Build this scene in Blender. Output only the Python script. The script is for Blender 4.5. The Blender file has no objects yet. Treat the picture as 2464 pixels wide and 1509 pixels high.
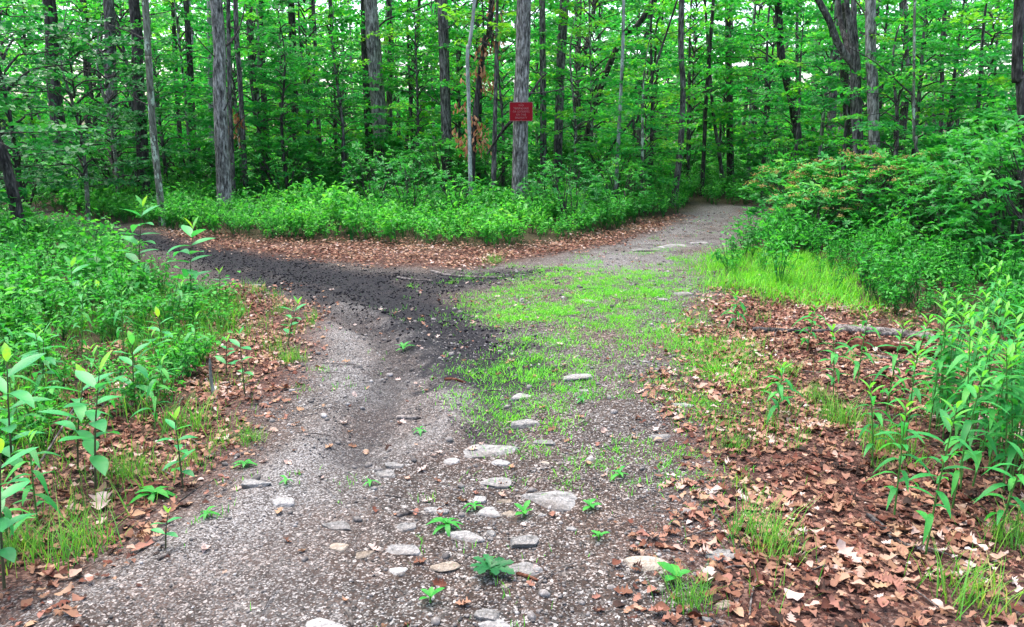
import bpy, math, random
import numpy as np
from mathutils import Vector, Matrix

R = random.Random(7)
N = np.random.default_rng(11)
S = bpy.context.scene
COL = S.collection
rad = math.radians

# ------------------------------------------------------------------ camera
PW, PH = 2463.0, 1509.0            # layout sheet measured from the photograph
FPX = 1934.0
HZ = 325.0
CAMZ = 1.6
PITCH = math.atan((PH / 2 - HZ) / FPX)
cam = bpy.data.cameras.new("camera")
cam.sensor_width = 36.0
cam.lens = 36.0 * FPX / PW
cam.clip_start = 0.05
cam.clip_end = 3000
cam_o = bpy.data.objects.new("camera", cam)
cam_o.location = (0, 0, CAMZ)
cam_o.rotation_euler = (math.pi / 2 - PITCH, 0, 0)
COL.objects.link(cam_o)
S.camera = cam_o

# ------------------------------------------------------------------ sky, sun, exposure
SUN_EL, SUN_AZ = rad(74), rad(-40)
w = bpy.data.worlds.new("World"); S.world = w; w.use_nodes = True
nt = w.node_tree
bgn = nt.nodes["Background"]
sky = nt.nodes.new("ShaderNodeTexSky")
sky.sky_type = 'NISHITA'; sky.sun_disc = False
sky.sun_elevation = SUN_EL; sky.sun_rotation = SUN_AZ
sky.air_density = 1.0; sky.dust_density = 4.0; sky.ozone_density = 0.6
nt.links.new(sky.outputs[0], bgn.inputs[0])
bgn.inputs[1].default_value = 0.15
sl = bpy.data.lights.new("sun", 'SUN'); sl.energy = 1.5; sl.angle = rad(50); sl.color = (1.0, 0.95, 0.88)
so = bpy.data.objects.new("sun", sl)
d_ = Vector((math.sin(SUN_AZ) * math.cos(SUN_EL), math.cos(SUN_AZ) * math.cos(SUN_EL), math.sin(SUN_EL)))
so.rotation_euler = d_.to_track_quat('Z', 'Y').to_euler(); so.location = (0, 0, 30)
COL.objects.link(so)
S.view_settings.view_transform = 'Standard'; S.view_settings.look = 'None'
S.view_settings.exposure = 2.15; S.view_settings.gamma = 1.0
S.render.engine = 'CYCLES'
cy = S.cycles
cy.max_bounces = 7; cy.diffuse_bounces = 4; cy.glossy_bounces = 2; cy.transmission_bounces = 5
cy.use_denoising = True; cy.denoiser = 'OPENIMAGEDENOISE'; cy.denoising_input_passes = 'RGB_ALBEDO_NORMAL'
cy.sample_clamp_indirect = 6.0
cy.use_adaptive_sampling = True; cy.adaptive_threshold = 0.02

# ------------------------------------------------------------------ layout helpers
CP, SP = math.cos(PITCH), math.sin(PITCH)
def ray(px, py):
    x = (px - PW / 2) / FPX; v = (PH / 2 - py) / FPX
    return np.array([x, CP + v * SP, -SP + v * CP])
def gp(px, py):
    r = ray(px, py); t = -CAMZ / r[2]
    return (r[0] * t, r[1] * t)
def at(px, py, Y):
    r = ray(px, py); t = Y / r[1]
    return np.array([r[0] * t, Y, CAMZ + r[2] * t])
def pxm(Y):                         # metres per sheet pixel at distance Y
    return Y / FPX * 1.01

def _h(ix, iy, s):
    a = np.sin(ix * 127.1 + iy * 311.7 + s * 74.7) * 43758.5453
    return a - np.floor(a)
def vnoise(x, y, s=0):
    x = np.asarray(x, float); y = np.asarray(y, float)
    ix = np.floor(x); iy = np.floor(y); fx = x - ix; fy = y - iy
    fx = fx * fx * (3 - 2 * fx); fy = fy * fy * (3 - 2 * fy)
    return (_h(ix, iy, s) * (1 - fx) + _h(ix + 1, iy, s) * fx) * (1 - fy) + (_h(ix, iy + 1, s) * (1 - fx) + _h(ix + 1, iy + 1, s) * fx) * fy
def fbm(x, y, s=0):
    return vnoise(x, y, s) * .5 + vnoise(np.asarray(x) * 2.1, np.asarray(y) * 2.1, s + 3) * .3 + vnoise(np.asarray(x) * 4.3, np.asarray(y) * 4.3, s + 5) * .2

def P(lst):
    return np.array([gp(*p) if len(p) == 2 else p[:2] for p in lst], float)
def inside(poly, x, y):
    x = np.asarray(x); y = np.asarray(y); c = np.zeros(x.shape, bool)
    j = len(poly) - 1
    for i in range(len(poly)):
        xi, yi = poly[i]; xj, yj = poly[j]
        cond = ((yi > y) != (yj > y)) & (x < (xj - xi) * (y - yi) / (yj - yi + 1e-12) + xi)
        c ^= cond; j = i
    return c
def sdist(poly, x, y):              # signed distance, positive inside
    best = np.full(np.shape(x), 1e9)
    for i in range(len(poly)):
        ax, ay = poly[i - 1]; bx, by = poly[i]
        dx, dy = bx - ax, by - ay
        t = np.clip(((x - ax) * dx + (y - ay) * dy) / (dx * dx + dy * dy + 1e-12), 0, 1)
        best = np.minimum(best, np.hypot(x - ax - t * dx, y - ay - t * dy))
    return np.where(inside(poly, x, y), best, -best)
def mask(poly, x, y, soft=.15, wob=.25, ws=1.6, seed=0):
    d = sdist(poly, x, y) + (fbm(x * ws, y * ws, seed) - .5) * 2 * wob
    t = np.clip(d / soft * .5 + .5, 0, 1)
    return t * t * (3 - 2 * t)
def scatter(poly, n, seed=None):
    lo = poly.min(0); hi = poly.max(0); out = []; k = 0
    while k < n:
        p = N.uniform(lo, hi, (max(n, 200), 2)); p = p[inside(poly, p[:, 0], p[:, 1])]
        if len(p) == 0: continue
        out.append(p); k += len(p)
    return np.concatenate(out)[:n]

# regions of the ground (world polygons; three-number entries are metres already)
WOOD = P([(-420, 470), (60, 503), (200, 528), (360, 552), (500, 572), (620, 580), (760, 588), (870, 589), (1000, 597), (1170, 599), (1330, 588), (1480, 562),
          (1560, 538), (1640, 514), (1690, 497), (1800, 494), (1850, 503), (16, 21, 0), (60, 40, 0), (60, 90, 0), (-60, 90, 0), (-60, 20, 0)])
LEFT = P([(0, 1150), (130, 1100), (300, 1040), (450, 950), (510, 860), (570, 790), (600, 755), (560, 735), (500, 712), (455, 685), (400, 648), (330, 606),
          (150, 564), (0, 548), (-420, 510), (-16, 11, 0), (-10, 4, 0), (-3, 2.2, 0)])
RIGHT = P([(1880, 505), (1840, 555), (1770, 605), (1700, 645), (1720, 690), (1800, 700), (1950, 725), (2100, 765), (2300, 815), (2463, 880), (2700, 1000),
           (9, 4, 0), (20, 8, 0), (30, 21, 0), (14, 21, 0)])
LITTER_L = P([(-150, 1560), (60, 1440), (230, 1340), (420, 1200), (520, 1120), (610, 1010), (700, 880), (770, 780), (720, 735), (620, 690), (560, 690), (-3, 6, 0), (-5, 2, 0)])
LITTER_R = P([(1720, 1560), (1640, 1330), (1700, 1130), (1690, 1000), (1640, 930), (1660, 800), (1700, 720), (1800, 690), (2100, 740), (2463, 830), (3000, 950), (3000, 1560)])
LITTER_C = P([(380, 556), (620, 575), (870, 582), (1170, 592), (1330, 580), (1480, 556), (1600, 522), (1640, 520), (1540, 568), (1480, 590), (1300, 618), (1130, 642), (900, 640), (700, 616), (500, 594)])
BLACK = P([(300, 566), (420, 578), (520, 600), (700, 622), (880, 645), (1010, 655), (1150, 655), (1330, 650), (1180, 690), (1050, 715), (1200, 800), (1210, 850), (1050, 840), (900, 800), (760, 750), (640, 695), (500, 648), (380, 600)])
DARKRUT = P([(760, 760), (900, 770), (1010, 840), (960, 880), (900, 1000), (830, 1090), (800, 1040), (850, 930), (800, 850)])
PALE = P([(760, 830), (900, 850), (860, 960), (800, 1060), (690, 1150), (560, 1250), (300, 1430), (200, 1560), (800, 1560), (980, 1300), (1010, 1050), (1120, 900), (1000, 860)])
GRASS = P([(1190, 705), (1300, 662), (1440, 655), (1570, 655), (1590, 682), (1540, 740), (1530, 800), (1480, 870), (1430, 895), (1380, 860), (1330, 890), (1240, 940), (1210, 980), (1190, 930), (1210, 830), (1180, 740)])
GRASS_THIN = P([(1020, 680), (1300, 640), (1620, 600), (1680, 660), (1700, 800), (1720, 960), (1660, 1180), (1420, 1210), (1330, 1120), (1240, 1090), (1200, 960), (1190, 830), (1150, 740)])
GRASS_R = P([(1690, 640), (1740, 612), (1860, 612), (2010, 640), (2060, 690), (2100, 760), (1960, 740), (1800, 712), (1715, 700)])
GRASS_R2 = P([(1600, 780), (1760, 830), (1810, 930), (1760, 985), (1680, 960), (1620, 880)])

D1 = P([(250, 560), (370, 580), (520, 610), (700, 640), (880, 690), (1020, 760), (1130, 840), (1190, 900)])
D2 = P([(560, 655), (700, 715), (800, 760), (900, 800), (960, 850), (930, 930), (880, 1010), (840, 1090)])
D3 = P([(1080, 790), (1170, 870), (1200, 960), (1190, 1050)])
P1 = P([(640, 705), (760, 780), (860, 850), (850, 950), (790, 1050), (690, 1140), (560, 1250), (380, 1380), (200, 1500), (50, 1600)])
P2 = P([(820, 740), (920, 765), (1020, 830), (1090, 920), (1080, 1020), (1000, 1110)])
PFAR = P([(1480, 640), (1560, 600), (1640, 560), (1700, 530), (1745, 505), (1780, 480)])  # far trail, ground colour lightened to offset the shade of the trees
def pdist(line, x, y):
    best = np.full(np.shape(x), 1e9)
    for i in range(len(line) - 1):
        ax, ay = line[i]; bx, by = line[i + 1]; dx, dy = bx - ax, by - ay
        t = np.clip(((x - ax) * dx + (y - ay) * dy) / (dx * dx + dy * dy), 0, 1); best = np.minimum(best, np.hypot(x - ax - t * dx, y - ay - t * dy))
    return best
def band(line, x, y, wd, wob=.12, seed=0):
    return np.exp(-(np.clip(pdist(line, x, y) + wob * (fbm(x * 3, y * 3, seed) - .5) * 2, 0, None) / wd) ** 2)
def sharp(b, x, y, sd): return np.clip((b + (fbm(x * 8, y * 8, sd) - .5) * .9 - .38) * 2.6, 0, 1)
def ruts(x, y):
    return -.05 * band(D2, x, y, .15, .04, 31) - .04 * band(D3, x, y, .13, .04, 32) + .04 * band(P1, x, y, .18, .06, 33) + .045 * band(P2, x, y, .13, .05, 34) - .04 * band(D1, x, y, .3, .08, 35)
def gz(x, y):
    x = np.asarray(x, float); y = np.asarray(y, float)
    z = .09 * (fbm(x * .35, y * .35, 1) - .5) + .03 * (fbm(x * 1.7, y * 1.7, 2) - .5)
    z = z + .10 * np.clip(sdist(LEFT, x, y) / 1.2, 0, 1) + .06 * np.clip(sdist(RIGHT, x, y) / 1.5, 0, 1) + .05 * np.clip(sdist(WOOD, x, y) / 1.5, 0, 1)
    return z + ruts(x, y)
def g1(x, y): return float(gz(np.array([x]), np.array([y]))[0])

# ------------------------------------------------------------------ mesh helpers
class Acc:
    def __init__(s): s.V = []; s.F = []; s.T = []; s.n = 0
    def add(s, V, F, tint=0.5):
        V = np.asarray(V, float); F = np.asarray(F, int)
        s.V.append(V); s.F.append(F + s.n)
        s.T.append(np.full(len(V), tint) if np.isscalar(tint) else np.asarray(tint, float)); s.n += len(V)
    def inst(s, V, F, M, t, tint):
        if len(t) == 0: return
        V = np.asarray(V, float); F = np.asarray(F, int); n = len(V); k = len(t)
        W = np.einsum('pij,nj->pni', M, V) + np.asarray(t)[:, None, :]
        s.V.append(W.reshape(-1, 3))
        s.F.append((F[None] + (np.arange(k) * n)[:, None, None] + s.n).reshape(-1, F.shape[1]))
        s.T.append(np.repeat(np.asarray(tint, float), n)); s.n += n * k
    def arrays(s): return np.concatenate(s.V), s.F, np.concatenate(s.T)
    def mesh(s, name, mats, smooth=False, offset=None):
        V = np.concatenate(s.V).astype(np.float32)
        if offset is not None: V = V - np.asarray(offset, np.float32)
        me = bpy.data.meshes.new(name)
        me.vertices.add(len(V)); me.vertices.foreach_set('co', V.ravel())
        loops = np.concatenate([f.ravel() for f in s.F]).astype(np.int32)
        tot = np.concatenate([np.full(len(f), f.shape[1], np.int32) for f in s.F])
        start = np.concatenate([[0], np.cumsum(tot)[:-1]]).astype(np.int32)
        me.loops.add(len(loops)); me.loops.foreach_set('vertex_index', loops)
        me.polygons.add(len(tot)); me.polygons.foreach_set('loop_start', start)
        me.update(calc_edges=True)
        if smooth: me.polygons.foreach_set('use_smooth', np.ones(len(tot), bool))
        a = me.attributes.new('tint', 'FLOAT', 'POINT'); a.data.foreach_set('value', np.concatenate(s.T).astype(np.float32))
        for m in (mats if isinstance(mats, (list, tuple)) else [mats]): me.materials.append(m)
        return me
def link(name, me, parent=None, loc=None, rotz=None, scale=None):
    o = bpy.data.objects.new(name, me); COL.objects.link(o)
    if parent is not None: o.parent = parent
    if loc is not None: o.location = [float(c) for c in loc]
    if rotz is not None: o.rotation_euler[2] = rotz
    if scale is not None: o.scale = (scale,) * 3 if np.isscalar(scale) else scale
    return o
def tag(o, label=None, cat=None, group=None, kind=None):
    if label: o['label'] = label
    if cat: o['category'] = cat
    if group: o['group'] = group
    if kind: o['kind'] = kind
    return o
def empty(name, loc, label, cat, group=None):
    o = bpy.data.objects.new(name, None); COL.objects.link(o); o.location = [float(c) for c in loc]
    o.empty_display_size = .1
    return tag(o, label, cat, group)

def rots(az, pitch, roll):          # Rz(az) Rx(pitch) Ry(roll), arrays
    ca, sa, cp, sp, cr, sr = np.cos(az), np.sin(az), np.cos(pitch), np.sin(pitch), np.cos(roll), np.sin(roll)
    z = np.zeros_like(ca); o = z + 1
    A = np.stack([np.stack([ca, -sa, z], -1), np.stack([sa, ca, z], -1), np.stack([z, z, o], -1)], -2)
    B = np.stack([np.stack([o, z, z], -1), np.stack([z, cp, -sp], -1), np.stack([z, sp, cp], -1)], -2)
    C = np.stack([np.stack([cr, z, sr], -1), np.stack([z, o, z], -1), np.stack([-sr, z, cr], -1)], -2)
    return A @ B @ C
def rot1(az, p=0., r=0.): return rots(np.array([az]), np.array([p]), np.array([r]))[0]

def tube(pts, radii, seg=10, bark=0., seed=0, cap=True):
    pts = np.asarray(pts, float); n = len(pts); V = []
    T = np.gradient(pts, axis=0); T /= np.linalg.norm(T, axis=1)[:, None] + 1e-9
    u = np.cross(T[0], [0.31, 0.95, 0.02]); u /= np.linalg.norm(u)
    ang = np.linspace(0, 2 * np.pi, seg, endpoint=False)
    L = np.concatenate([[0], np.cumsum(np.linalg.norm(np.diff(pts, axis=0), axis=1))])
    for i in range(n):
        u = u - T[i] * np.dot(u, T[i]); u /= np.linalg.norm(u); v = np.cross(T[i], u)
        r = radii[i] * np.ones(seg)
        if bark:
            r = r * (1 + bark * (vnoise(ang * seg / 6.28 * .5 + seed, np.full(seg, L[i] * 1.3), seed) - .5) * 2 + bark * .8 * (vnoise(np.cos(ang) * 1.2 + 5, np.sin(ang) * 1.2 + L[i] * .9 + seed, seed + 2) - .5))
        V.append(pts[i] + r[:, None] * (np.cos(ang)[:, None] * u + np.sin(ang)[:, None] * v))
    V = np.concatenate(V)
    i, j = np.meshgrid(np.arange(n - 1), np.arange(seg), indexing='ij'); j2 = (j + 1) % seg
    F = np.stack([i * seg + j, i * seg + j2, (i + 1) * seg + j2, (i + 1) * seg + j], -1).reshape(-1, 4)
    return V, F
def curve_pts(ctrl, n):             # Catmull-Rom through control points
    c = np.asarray(ctrl, float)
    if len(c) == 2: return c[0] + (c[1] - c[0]) * np.linspace(0, 1, n)[:, None]
    c = np.vstack([2 * c[0] - c[1], c, 2 * c[-1] - c[-2]]); m = len(c) - 3; out = []
    for t in np.linspace(0, m - 1e-6, n):
        k = int(t); f = t - k; p0, p1, p2, p3 = c[k:k + 4]
        out.append(.5 * (2 * p1 + (p2 - p0) * f + (2 * p0 - 5 * p1 + 4 * p2 - p3) * f * f + (3 * p1 - p0 - 3 * p2 + p3) * f ** 3))
    return np.array(out)

# ------------------------------------------------------------------ materials
def newmat(name):
    m = bpy.data.materials.new(name); m.use_nodes = True; t = m.node_tree; t.nodes.clear()
    return m, t, t.nodes.new("ShaderNodeOutputMaterial")
def ramp(t, fac, stops):
    r = t.nodes.new("ShaderNodeValToRGB"); e = r.color_ramp.elements
    while len(e) < len(stops): e.new(.5)
    for k, (p, c) in enumerate(stops): e[k].position = p; e[k].color = (*c, 1)
    t.links.new(fac, r.inputs[0]); return r.outputs[0]
def attr(t, name='tint'):
    a = t.nodes.new("ShaderNodeAttribute"); a.attribute_name = name; return a.outputs['Fac']
def noise(t, scale, detail=3, rough=.6, vec=None, mapscale=None):
    n = t.nodes.new("ShaderNodeTexNoise"); n.inputs['Scale'].default_value = scale; n.inputs['Detail'].default_value = detail; n.inputs['Roughness'].default_value = rough
    if vec is not None: t.links.new(vec, n.inputs['Vector'])
    return n.outputs['Fac']
def coords(t, scale=(1, 1, 1), which='Object'):
    c = t.nodes.new("ShaderNodeTexCoord"); m = t.nodes.new("ShaderNodeMapping"); m.inputs['Scale'].default_value = scale
    t.links.new(c.outputs[which], m.inputs['Vector']); return m.outputs[0]
def math_(t, op, a, b=None, clamp=False):
    n = t.nodes.new("ShaderNodeMath"); n.operation = op; n.use_clamp = clamp
    for k, v in enumerate((a, b)):
        if v is None: continue
        if isinstance(v, (int, float)): n.inputs[k].default_value = v
        else: t.links.new(v, n.inputs[k])
    return n.outputs[0]
def mix(t, f, a, b, blend='MIX'):
    n = t.nodes.new("ShaderNodeMix"); n.data_type = 'RGBA'; n.blend_type = blend
    for s, v in ((n.inputs[0], f), (n.inputs[6], a), (n.inputs[7], b)):
        if isinstance(v, (int, float)): s.default_value = v
        elif isinstance(v, tuple): s.default_value = (*v, 1)
        else: t.links.new(v, s)
    return n.outputs[2]
def bump(t, h, strength=.5, dist=.02):
    b = t.nodes.new("ShaderNodeBump"); b.inputs['Strength'].default_value = strength; b.inputs['Distance'].default_value = dist
    t.links.new(h, b.inputs['Height']); return b.outputs[0]
def pbsdf(t, col, rough=.8, spec=.3, nrm=None):
    p = t.nodes.new("ShaderNodeBsdfPrincipled")
    if isinstance(col, tuple): p.inputs['Base Color'].default_value = (*col, 1)
    else: t.links.new(col, p.inputs['Base Color'])
    p.inputs['Roughness'].default_value = rough; p.inputs['Specular IOR Level'].default_value = spec
    if nrm is not None: t.links.new(nrm, p.inputs['Normal'])
    return p.outputs[0]
def leafmat(name, stops, trans=.4, rough=.45, spec=.3, tcol=(1.35, 1.3, .75)):
    m, t, o = newmat(name)
    oi = t.nodes.new("ShaderNodeObjectInfo")
    f = math_(t, 'ADD', attr(t), math_(t, 'MULTIPLY', math_(t, 'SUBTRACT', oi.outputs['Random'], .5), .25), True)
    c = ramp(t, math_(t, 'ADD', f, math_(t, 'MULTIPLY', math_(t, 'SUBTRACT', noise(t, 3.5, 3, .6, coords(t)), .5), .35), True), stops)
    tr = t.nodes.new("ShaderNodeBsdfTranslucent")
    t.links.new(mix(t, 1.0, c, tcol, 'MULTIPLY'), tr.inputs[0])
    ms = t.nodes.new("ShaderNodeMixShader"); ms.inputs[0].default_value = trans
    t.links.new(pbsdf(t, c, rough, spec), ms.inputs[1]); t.links.new(tr.outputs[0], ms.inputs[2])
    t.links.new(ms.outputs[0], o.inputs[0]); return m
def barkmat(name, dark, mid, light, sc=1., lichen=None, furrow=.9):
    m, t, o = newmat(name)
    v = coords(t, (24 * sc, 24 * sc, 6.0 * sc))
    n1 = noise(t, 1., 4, .65, v)
    v2 = coords(t, (3, 3, 1.1)); n2 = noise(t, 1., 3, .6, v2)
    v3 = coords(t, (70 * sc, 70 * sc, 16 * sc)); n3 = noise(t, 1., 2, .6, v3)
    f = math_(t, 'ADD', math_(t, 'MULTIPLY', n1, .62), math_(t, 'ADD', math_(t, 'MULTIPLY', n2, .2), math_(t, 'MULTIPLY', n3, .18)))
    c = ramp(t, f, [(.38, dark), (.49, mid), (.62, light)])
    if lichen:
        v4 = coords(t, (9, 9, 4)); n4 = noise(t, 1., 4, .7, v4)
        c = mix(t, math_(t, 'MULTIPLY', math_(t, 'GREATER_THAN', n4, .56), .7), c, lichen)
    t.links.new(pbsdf(t, c, .9, .15, bump(t, f, furrow, .03)), o.inputs[0]); return m
def plainmat(name, stops, rough=.85, spec=.2, sc=30, st=.4, dist=.01):
    m, t, o = newmat(name)
    n = noise(t, sc, 4, .65, coords(t)); c = ramp(t, math_(t, 'ADD', n, math_(t, 'MULTIPLY', math_(t, 'SUBTRACT', attr(t), .5), .5)), stops)
    t.links.new(pbsdf(t, c, rough, spec, bump(t, n, st, dist)), o.inputs[0]); return m

M = {}
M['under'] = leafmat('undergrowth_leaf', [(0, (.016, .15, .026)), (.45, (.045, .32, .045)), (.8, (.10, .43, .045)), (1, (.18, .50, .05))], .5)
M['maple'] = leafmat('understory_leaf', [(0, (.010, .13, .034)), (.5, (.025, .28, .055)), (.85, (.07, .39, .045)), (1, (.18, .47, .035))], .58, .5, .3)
M['maple_dark'] = leafmat('shaded_leaf', [(0, (.008, .08, .024)), (.5, (.017, .17, .04)), (1, (.05, .27, .04))], .4)  # sapling leaf with the wood's shade put into its colour; dark weed shares it
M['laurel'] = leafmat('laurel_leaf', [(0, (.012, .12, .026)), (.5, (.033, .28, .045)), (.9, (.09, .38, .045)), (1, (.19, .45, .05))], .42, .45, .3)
M['herb'] = leafmat('herb_leaf', [(0, (.014, .13, .022)), (.5, (.035, .28, .034)), (.8, (.075, .38, .036)), (1, (.15, .46, .04))], .45, .5, .3)
M['golden'] = leafmat('tall_herb_leaf', [(0, (.013, .14, .03)), (.5, (.03, .28, .05)), (1, (.13, .44, .04))], .45, .5, .3)
M['milk'] = leafmat('milkweed_leaf', [(0, (.017, .17, .045)), (.5, (.035, .29, .075)), (.85, (.07, .36, .08)), (1, (.24, .48, .04))], .4, .42, .4)
M['grass'] = leafmat('grass_blade', [(0, (.025, .19, .018)), (.5, (.09, .42, .02)), (1, (.22, .55, .025))], .4, .5, .3)
M['grassdull'] = leafmat('dull_grass_blade', [(0, (.04, .15, .02)), (.5, (.08, .28, .03)), (.85, (.18, .36, .04)), (1, (.34, .32, .12))], .4, .5, .3)
M['dead'] = leafmat('dead_hanging_leaf', [(0, (.14, .04, .015)), (.5, (.38, .17, .085)), (1, (.56, .32, .19))], .4, .7, .2, (1.2, .9, .7))
M['flower'] = leafmat('laurel_seed_head', [(0, (.16, .09, .025)), (.5, (.38, .30, .09)), (1, (.46, .41, .14))], .2, .7, .2)
M['litter'] = leafmat('fallen_leaf', [(0, (.02, .010, .007)), (.2, (.10, .030, .018)), (.35, (.16, .085, .05)), (.48, (.22, .10, .075)), (.62, (.27, .165, .095)), (.78, (.31, .215, .18)), (1, (.42, .35, .32))], .12, .75, .2, (1.1, .9, .8))
M['bark_grey'] = barkmat('grey_furrowed_bark', (.015, .014, .013), (.125, .115, .105), (.40, .375, .35))
M['bark_dark'] = barkmat('dark_bark', (.007, .006, .006), (.034, .030, .027), (.11, .10, .092))
M['bark_pale'] = barkmat('pale_smooth_bark', (.07, .075, .065), (.22, .235, .215), (.38, .40, .38), .6, (.42, .45, .41), .4)
M['bark_lichen'] = barkmat('lichen_bark', (.025, .026, .02), (.11, .11, .085), (.24, .25, .20), .8, (.42, .52, .40), .6)
M['bark_mid'] = barkmat('brown_grey_bark', (.008, .007, .007), (.066, .06, .055), (.22, .205, .19))
M['twig'] = barkmat('twig_bark', (.012, .011, .010), (.045, .040, .036), (.12, .108, .098), 1.5)
M['stem'] = plainmat('green_stem', [(.3, (.03, .12, .02)), (.7, (.09, .20, .04))], .6)
M['stemdark'] = plainmat('dark_stem', [(.3, (.03, .035, .02)), (.7, (.09, .09, .04))], .6)
def stonemat(name, dark, mid, light):
    m, t, o = newmat(name); oc = coords(t)
    n1 = noise(t, 9, 5, .7, oc); n2 = noise(t, 70, 3, .7, oc); n3 = noise(t, 4, 3, .6, oc)
    f = math_(t, 'ADD', math_(t, 'MULTIPLY', n1, .65), math_(t, 'MULTIPLY', n2, .35)); f = math_(t, 'ADD', f, math_(t, 'MULTIPLY', math_(t, 'SUBTRACT', attr(t), .5), .3))
    c = ramp(t, f, [(.32, dark), (.5, mid), (.68, light)])
    c = mix(t, ramp(t, n3, [(.45, (0, 0, 0)), (.65, (.75, .75, .75))]), c, (.055, .042, .034))
    t.links.new(pbsdf(t, c, .9, .2, bump(t, f, .9, .03)), o.inputs[0]); return m
M['stone'] = stonemat('grey_stone', (.06, .058, .055), (.20, .195, .19), (.43, .42, .41))
M['stonetan'] = stonemat('tan_stone', (.07, .055, .042), (.21, .175, .14), (.38, .34, .29))
M['unused_stone'] = plainmat('grey_stone', [(.22, (.04, .038, .036)), (.46, (.20, .192, .185)), (.78, (.46, .45, .44))], .85, .25, 14, .7, .02)
_ = plainmat('tan_stone_b', [(.25, (.05, .038, .028)), (.5, (.22, .18, .14)), (.8, (.44, .39, .33))], .85, .25, 14, .7, .02)
M['pebble'] = plainmat('pebble', [(0, (.015, .014, .014)), (.35, (.06, .055, .053)), (.65, (.15, .137, .13)), (1, (.50, .48, .47))], .8, .25, 60, .3, .004)
M['cinder'] = plainmat('black_gravel', [(.2, (.003, .003, .004)), (.6, (.011, .011, .014)), (1, (.12, .12, .135))], .9, .1, 60, .3, .004)
M['rotwood'] = plainmat('rotten_red_wood', [(.3, (.010, .005, .004)), (.55, (.06, .02, .012)), (.8, (.2, .10, .065))], .9, .1, 22, .8, .02)
M['deadwood'] = barkmat('weathered_wood', (.015, .012, .011), (.075, .065, .06), (.24, .215, .20), 1.4)
M['char'] = barkmat('blackened_wood', (.006, .006, .006), (.025, .023, .022), (.09, .08, .078), 1.4)

def groundmat():
    m, t, o = newmat('forest_ground')
    oc = coords(t)
    n_big = noise(t, .9, 4, .6, oc); n_mid = noise(t, 7, 4, .65, oc); n_f = noise(t, 45, 4, .7, oc); n_ff = noise(t, 160, 3, .7, oc)
    vo = t.nodes.new("ShaderNodeTexVoronoi"); vo.inputs['Scale'].default_value = 75; t.links.new(oc, vo.inputs['Vector'])
    vf = t.nodes.new("ShaderNodeTexVoronoi"); vf.inputs['Scale'].default_value = 160; t.links.new(oc, vf.inputs['Vector'])
    sep = t.nodes.new("ShaderNodeSeparateColor"); t.links.new(vo.outputs['Color'], sep.inputs[0])
    sep2 = t.nodes.new("ShaderNodeSeparateColor"); t.links.new(vf.outputs['Color'], sep2.inputs[0])
    soil = ramp(t, math_(t, 'ADD', math_(t, 'MULTIPLY', n_mid, .55), math_(t, 'MULTIPLY', n_f, .45)), [(.34, (.008, .0055, .0045)), (.5, (.038, .027, .022)), (.66, (.092, .070, .060))])
    grit = ramp(t, sep.outputs[0], [(0, (.008, .0075, .007)), (.4, (.038, .034, .031)), (.75, (.105, .098, .093)), (1, (.33, .32, .31))])
    grit2 = ramp(t, sep2.outputs[1], [(0, (.009, .008, .0075)), (.5, (.048, .043, .04)), (1, (.24, .228, .22))])
    gm = math_(t, 'GREATER_THAN', math_(t, 'ADD', sep.outputs[1], math_(t, 'MULTIPLY', math_(t, 'SUBTRACT', n_mid, .5), 1.2)), .68)
    c = mix(t, gm, soil, grit)
    gm2 = math_(t, 'GREATER_THAN', sep2.outputs[0], .62)
    c = mix(t, gm2, c, grit2)
    c = mix(t, ramp(t, n_big, [(.42, (0, 0, 0)), (.62, (.6, .6, .6))]), c, mix(t, 1., c, (1.1, .86, .74), 'MULTIPLY'))
    pale = attr(t, 'pale')
    c = mix(t, math_(t, 'MULTIPLY', pale, .75), c, ramp(t, math_(t, 'ADD', math_(t, 'MULTIPLY', n_ff, .6), math_(t, 'MULTIPLY', sep2.outputs[0], .4)), [(.28, (.018, .0165, .016)), (.5, (.095, .090, .088)), (.72, (.33, .325, .325))]))
    blk = ramp(t, math_(t, 'ADD', math_(t, 'MULTIPLY', sep2.outputs[2], .5), math_(t, 'MULTIPLY', n_f, .5)), [(.25, (.002, .002, .003)), (.6, (.010, .010, .013)), (.85, (.045, .045, .053))])
    c = mix(t, attr(t, 'black'), c, blk)
    lit = ramp(t, math_(t, 'ADD', math_(t, 'MULTIPLY', sep.outputs[2], .6), math_(t, 'MULTIPLY', n_f, .4)), [(.2, (.012, .006, .005)), (.5, (.045, .018, .013)), (.8, (.13, .075, .058))])
    c = mix(t, attr(t, 'litter'), c, lit)
    flo = ramp(t, n_f, [(.3, (.012, .014, .007)), (.6, (.045, .035, .018)), (.8, (.09, .06, .035))])
    c = mix(t, attr(t, 'floor'), c, flo)
    h = math_(t, 'ADD', math_(t, 'MULTIPLY', n_f, .6), math_(t, 'ADD', math_(t, 'MULTIPLY', vo.outputs['Distance'], -.5), math_(t, 'MULTIPLY', n_ff, .3)))
    t.links.new(pbsdf(t, c, .92, .15, bump(t, h, .8, .015)), o.inputs[0]); return m

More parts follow.
